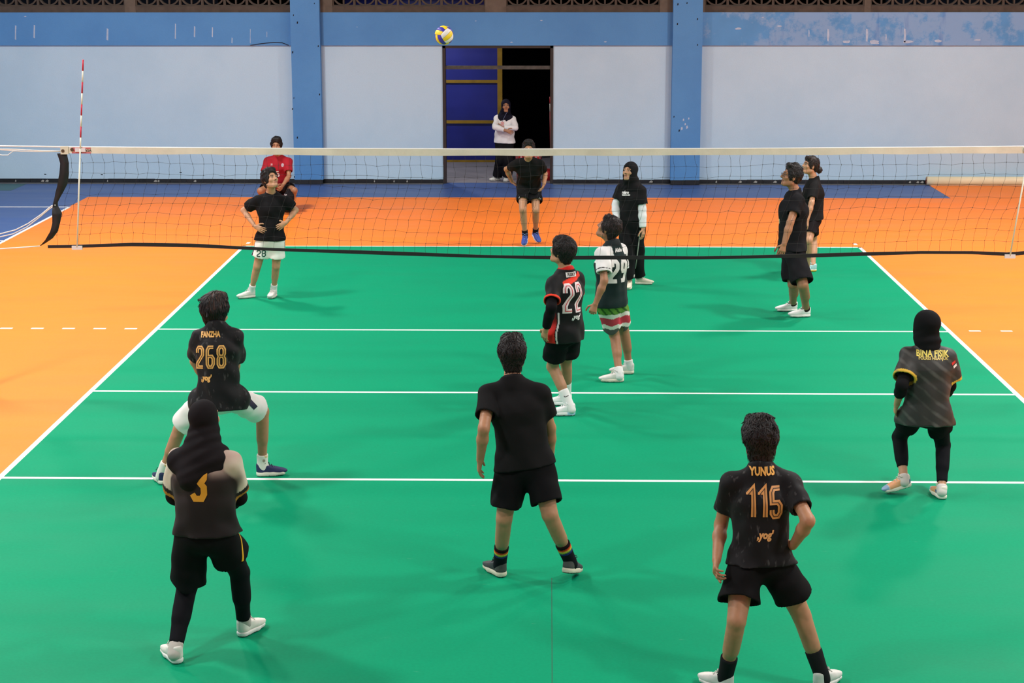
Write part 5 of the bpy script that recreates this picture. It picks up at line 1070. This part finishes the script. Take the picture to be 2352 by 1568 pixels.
# 11 -- far player in headscarf with white sleeves
c = person(dict(name='far_scarf', cres=.009, scarf=True, label='player in black headscarf, black T-shirt and white undersleeves behind the net', yaw=-32, away=False, pel=(1453, 502, 5.74), sh=(1450, 432, 5.74), head=(1447, 394, 5.7), hdir=(-.55, -.8, .15), s=.95, shw=.15, hres=.006,
    feet=[(1446, 659, 262), (1458, 652, -8)], kn=[(1440, 577), (1463, 577)], el=[(1415, 468, 0), (1475, 480, 0)], wr=[(1416, 508, -1), (1477, 524, -1)], hand=REST, skin=TAN3))
def piping(V, col, c, ends):
    d = V - c['hip'][1]; k = c['kn'][1] - c['hip'][1]; col[(np.abs(d @ c['hfront'] + .0) < .008) & (d @ c['hside'] > .02) & (V[:, 2] < c['hip'][1][2])] = C(170, 168, 160); return col
legwear(c, C(24, 24, 26), end=1.93, fit=.018, flare=.02, name='trousers', seed=121)
for p1, p2 in (((1470, 530), (1467, 560)), ((1467, 560), (1462, 600)), ((1462, 600), (1456, 638))): stripe(c, 'bvh_trousers', p1, p2, .012, mat('piping grey', (176, 174, 166), .7), c['trousers'], 'piping')
shirt(c, C(26, 26, 28), hem=.02, fit=.012, sleeve=.72, seed=122, sl_r=(.066, .072)); armwear(c, C(222, 224, 228), end=(.95, .95), fit=.014)
back_print(c, 'Volare', .05, (206, 206, 206), 0, wd=.11, px=(1435, 442), front=True, name='chest_print', shear=.1); back_print(c, 'VOLLEYBALL CLUB', .018, (196, 196, 196), 0, wd=.115, px=(1437, 448), front=True, name='chest_print')
hijab(c, (24, 24, 26), back=.16, frontd=.12, width=.13, seed=123, amp=.005); shoes(c, (214, 204, 184), (226, 218, 200), lace=(210, 202, 184))
# 12 -- man with glasses
c = person(dict(name='glasses', cres=.009, label='man with glasses in black T-shirt and long black shorts looking up left', yaw=96, pel=(1820, 563, 3.93), sh=(1824, 453, 3.93), head=(1818, 405, 3.93), hdir=(-1, -.12, .2), s=1.04, bulk=1.12, shw=.16, hres=.0055,
    feet=[(1862, 727, 186), (1832, 714, 184)], kn=[(1844, 654), (1822, 652)], el=[(1815, 511, -1), (1816, 508, 1)], wr=[(1801, 560, -1), (1798, 562, 1)], hand=REST, skin=TAN2))
legwear(c, C(24, 24, 27), end=.92, fit=.026, flare=.035, seed=131); shirt(c, C(24, 24, 27), hem=.04, fit=.016, sleeve=.62, seed=132, sl_r=(.072, .072))
back_print(c, 'IIII', .07, (200, 200, 150), 0, wd=.05, px=(1790, 508), front=True, name='chest_print')
hair(c, nape=-.035, vol=.01, top=.02, seed=133, tufts=90, tl=.025, fringe=.045)
hc, R, s_ = c['hc'], c['HR'], c['hs']; P = lambda x, y, z: hc + s_ * (x * R[0] + y * R[1] + z * R[2]); mb = MB()
for e in (-1, 1):
    mb.tube([P(e * .034 + .025 * math.cos(a), .104, .004 + .018 * math.sin(a)) for a in np.linspace(0, 2 * math.pi, 17)[:-1]], .0022, 5, closed=True); mb.tube([P(e * .058, .102, .01), P(e * .078, .06, .01), P(e * .08, -.005, .006)], .0022, 5)
mb.tube([P(-.01, .106, .006), P(.01, .106, .006)], .002, 5); link('glasses', mb.mesh('glasses', True), mat('thin dark frame', (50, 36, 34), .4), c['root'])
socks(c, C(40, 34, 32), .02); shoes(c, (228, 226, 224), (230, 226, 220), lace=(224, 222, 220))
# 13 -- woman with bun
c = person(dict(name='bun', cres=.009, label='woman with hair in a bun wearing black T-shirt and shorts behind the man with glasses', yaw=88, pel=(1867, 498, 6.82), sh=(1868, 423, 6.82), head=(1862, 380, 6.8), hdir=(-.95, -.2, .15), s=.95, shw=.15, hres=.006,
    feet=[(1862, 631, 190), (1876, 623, 184)], kn=[(1857, 552), (1868, 550)], el=[(1864, 466, -1), (1870, 464, 1)], wr=[(1854, 505, -1), (1858, 503, 1)], hand=REST, skin=TAN3))
legwear(c, C(24, 20, 22), end=.72, fit=.014, flare=.012, seed=141); shirt(c, C(26, 26, 27), hem=.03, fit=.014, sleeve=.78, seed=142)
decal('chest_mark', [[np.array(p) for p in ((-.02, -.02), (.02, -.015), (.015, .02), (-.015, .015))]], c['shm'] - c['spine'] * .1 + c['front'] * .2, c['tside'], nrm(c['front'] - c['tside'] * .4), c['bvh'], mat('mark white', (214, 206, 208), .6), c['shirt'])
hair(c, col=(34, 24, 22), nape=-.05, vol=.01, seed=143, tufts=30, tl=.02, fringe=.03, extra=lambda P, R, s: [P_ell(P(0, -.135, -.045), R, (.05 * s, .042 * s, .05 * s), .015)])
def aqua(L, cl): return cl
def yel(L, cl): cl[L[:, 2] < .022] = C(236, 196, 70); return cl
shoes(c, (170, 208, 214), (224, 222, 200), solefn=yel, lace=(200, 220, 224), thick=.036)
# 14 -- woman in the doorway
c = person(dict(name='door', cres=.009, scarf=True, label='woman in dark headscarf and white top with arms crossed in the doorway', yaw=2, away=False, pel=(1159, 322, 16.78), sh=(1160, 270, 16.78), head=(1162, 243, 16.72), hdir=(.05, -1, 0), s=.94, shw=.15, hres=.006,
    feet=[(1149, 414, 215), (1166, 415, 258)], kn=[(1151, 368), (1166, 368)], el=[(1137, 292, -1), (1184, 294, -1)], wr=[(1162, 300, -1), (1154, 293, -1)], hand=[dict(n=(0, 1, 0), t=(0, 0, 1), curl=.25), dict(n=(0, 1, 0), t=(0, 0, 1), curl=.25)], skin=TAN2))
legwear(c, C(20, 20, 24), end=1.93, fit=.022, flare=.03, name='trousers', seed=151); shirt(c, C(222, 220, 220), hem=.05, fit=.014, sleeve=.95, seed=152, flare=.03, sl_r=(.06, .05)); armwear(c, C(222, 220, 220), end=(.85, .85), start=.6, fit=.014)
hijab(c, (22, 22, 36), back=.2, frontd=.17, width=.15, seed=153, amp=.004)
idp = at(1154, 283, 16.5); hp_ = c['bvh'].ray_cast(Vector(CAM_POS), Vector(nrm(ray(1154, 283)))); ip = np.array(hp_[0]) + A(0, -.012, 0) if hp_[0] is not None else idp
o = MB().box(ip + A(-.028, -.003, -.045), ip + A(.028, .003, .03)).build('id_card', mat('id card', (206, 150, 150), .4, noise=(40, .3)), c['root'])
MB().tube([ip + A(0, 0, .03), at(1157, 272, ip[1] - .01), at(1162, 262, ip[1] - .01), at(1167, 255, ip[1] + .03)], .004, 5).build('lanyard', mat('lanyard', (90, 96, 130), .7), o, True)
shoes(c, (206, 206, 200), (190, 188, 180), lace=(60, 60, 60))
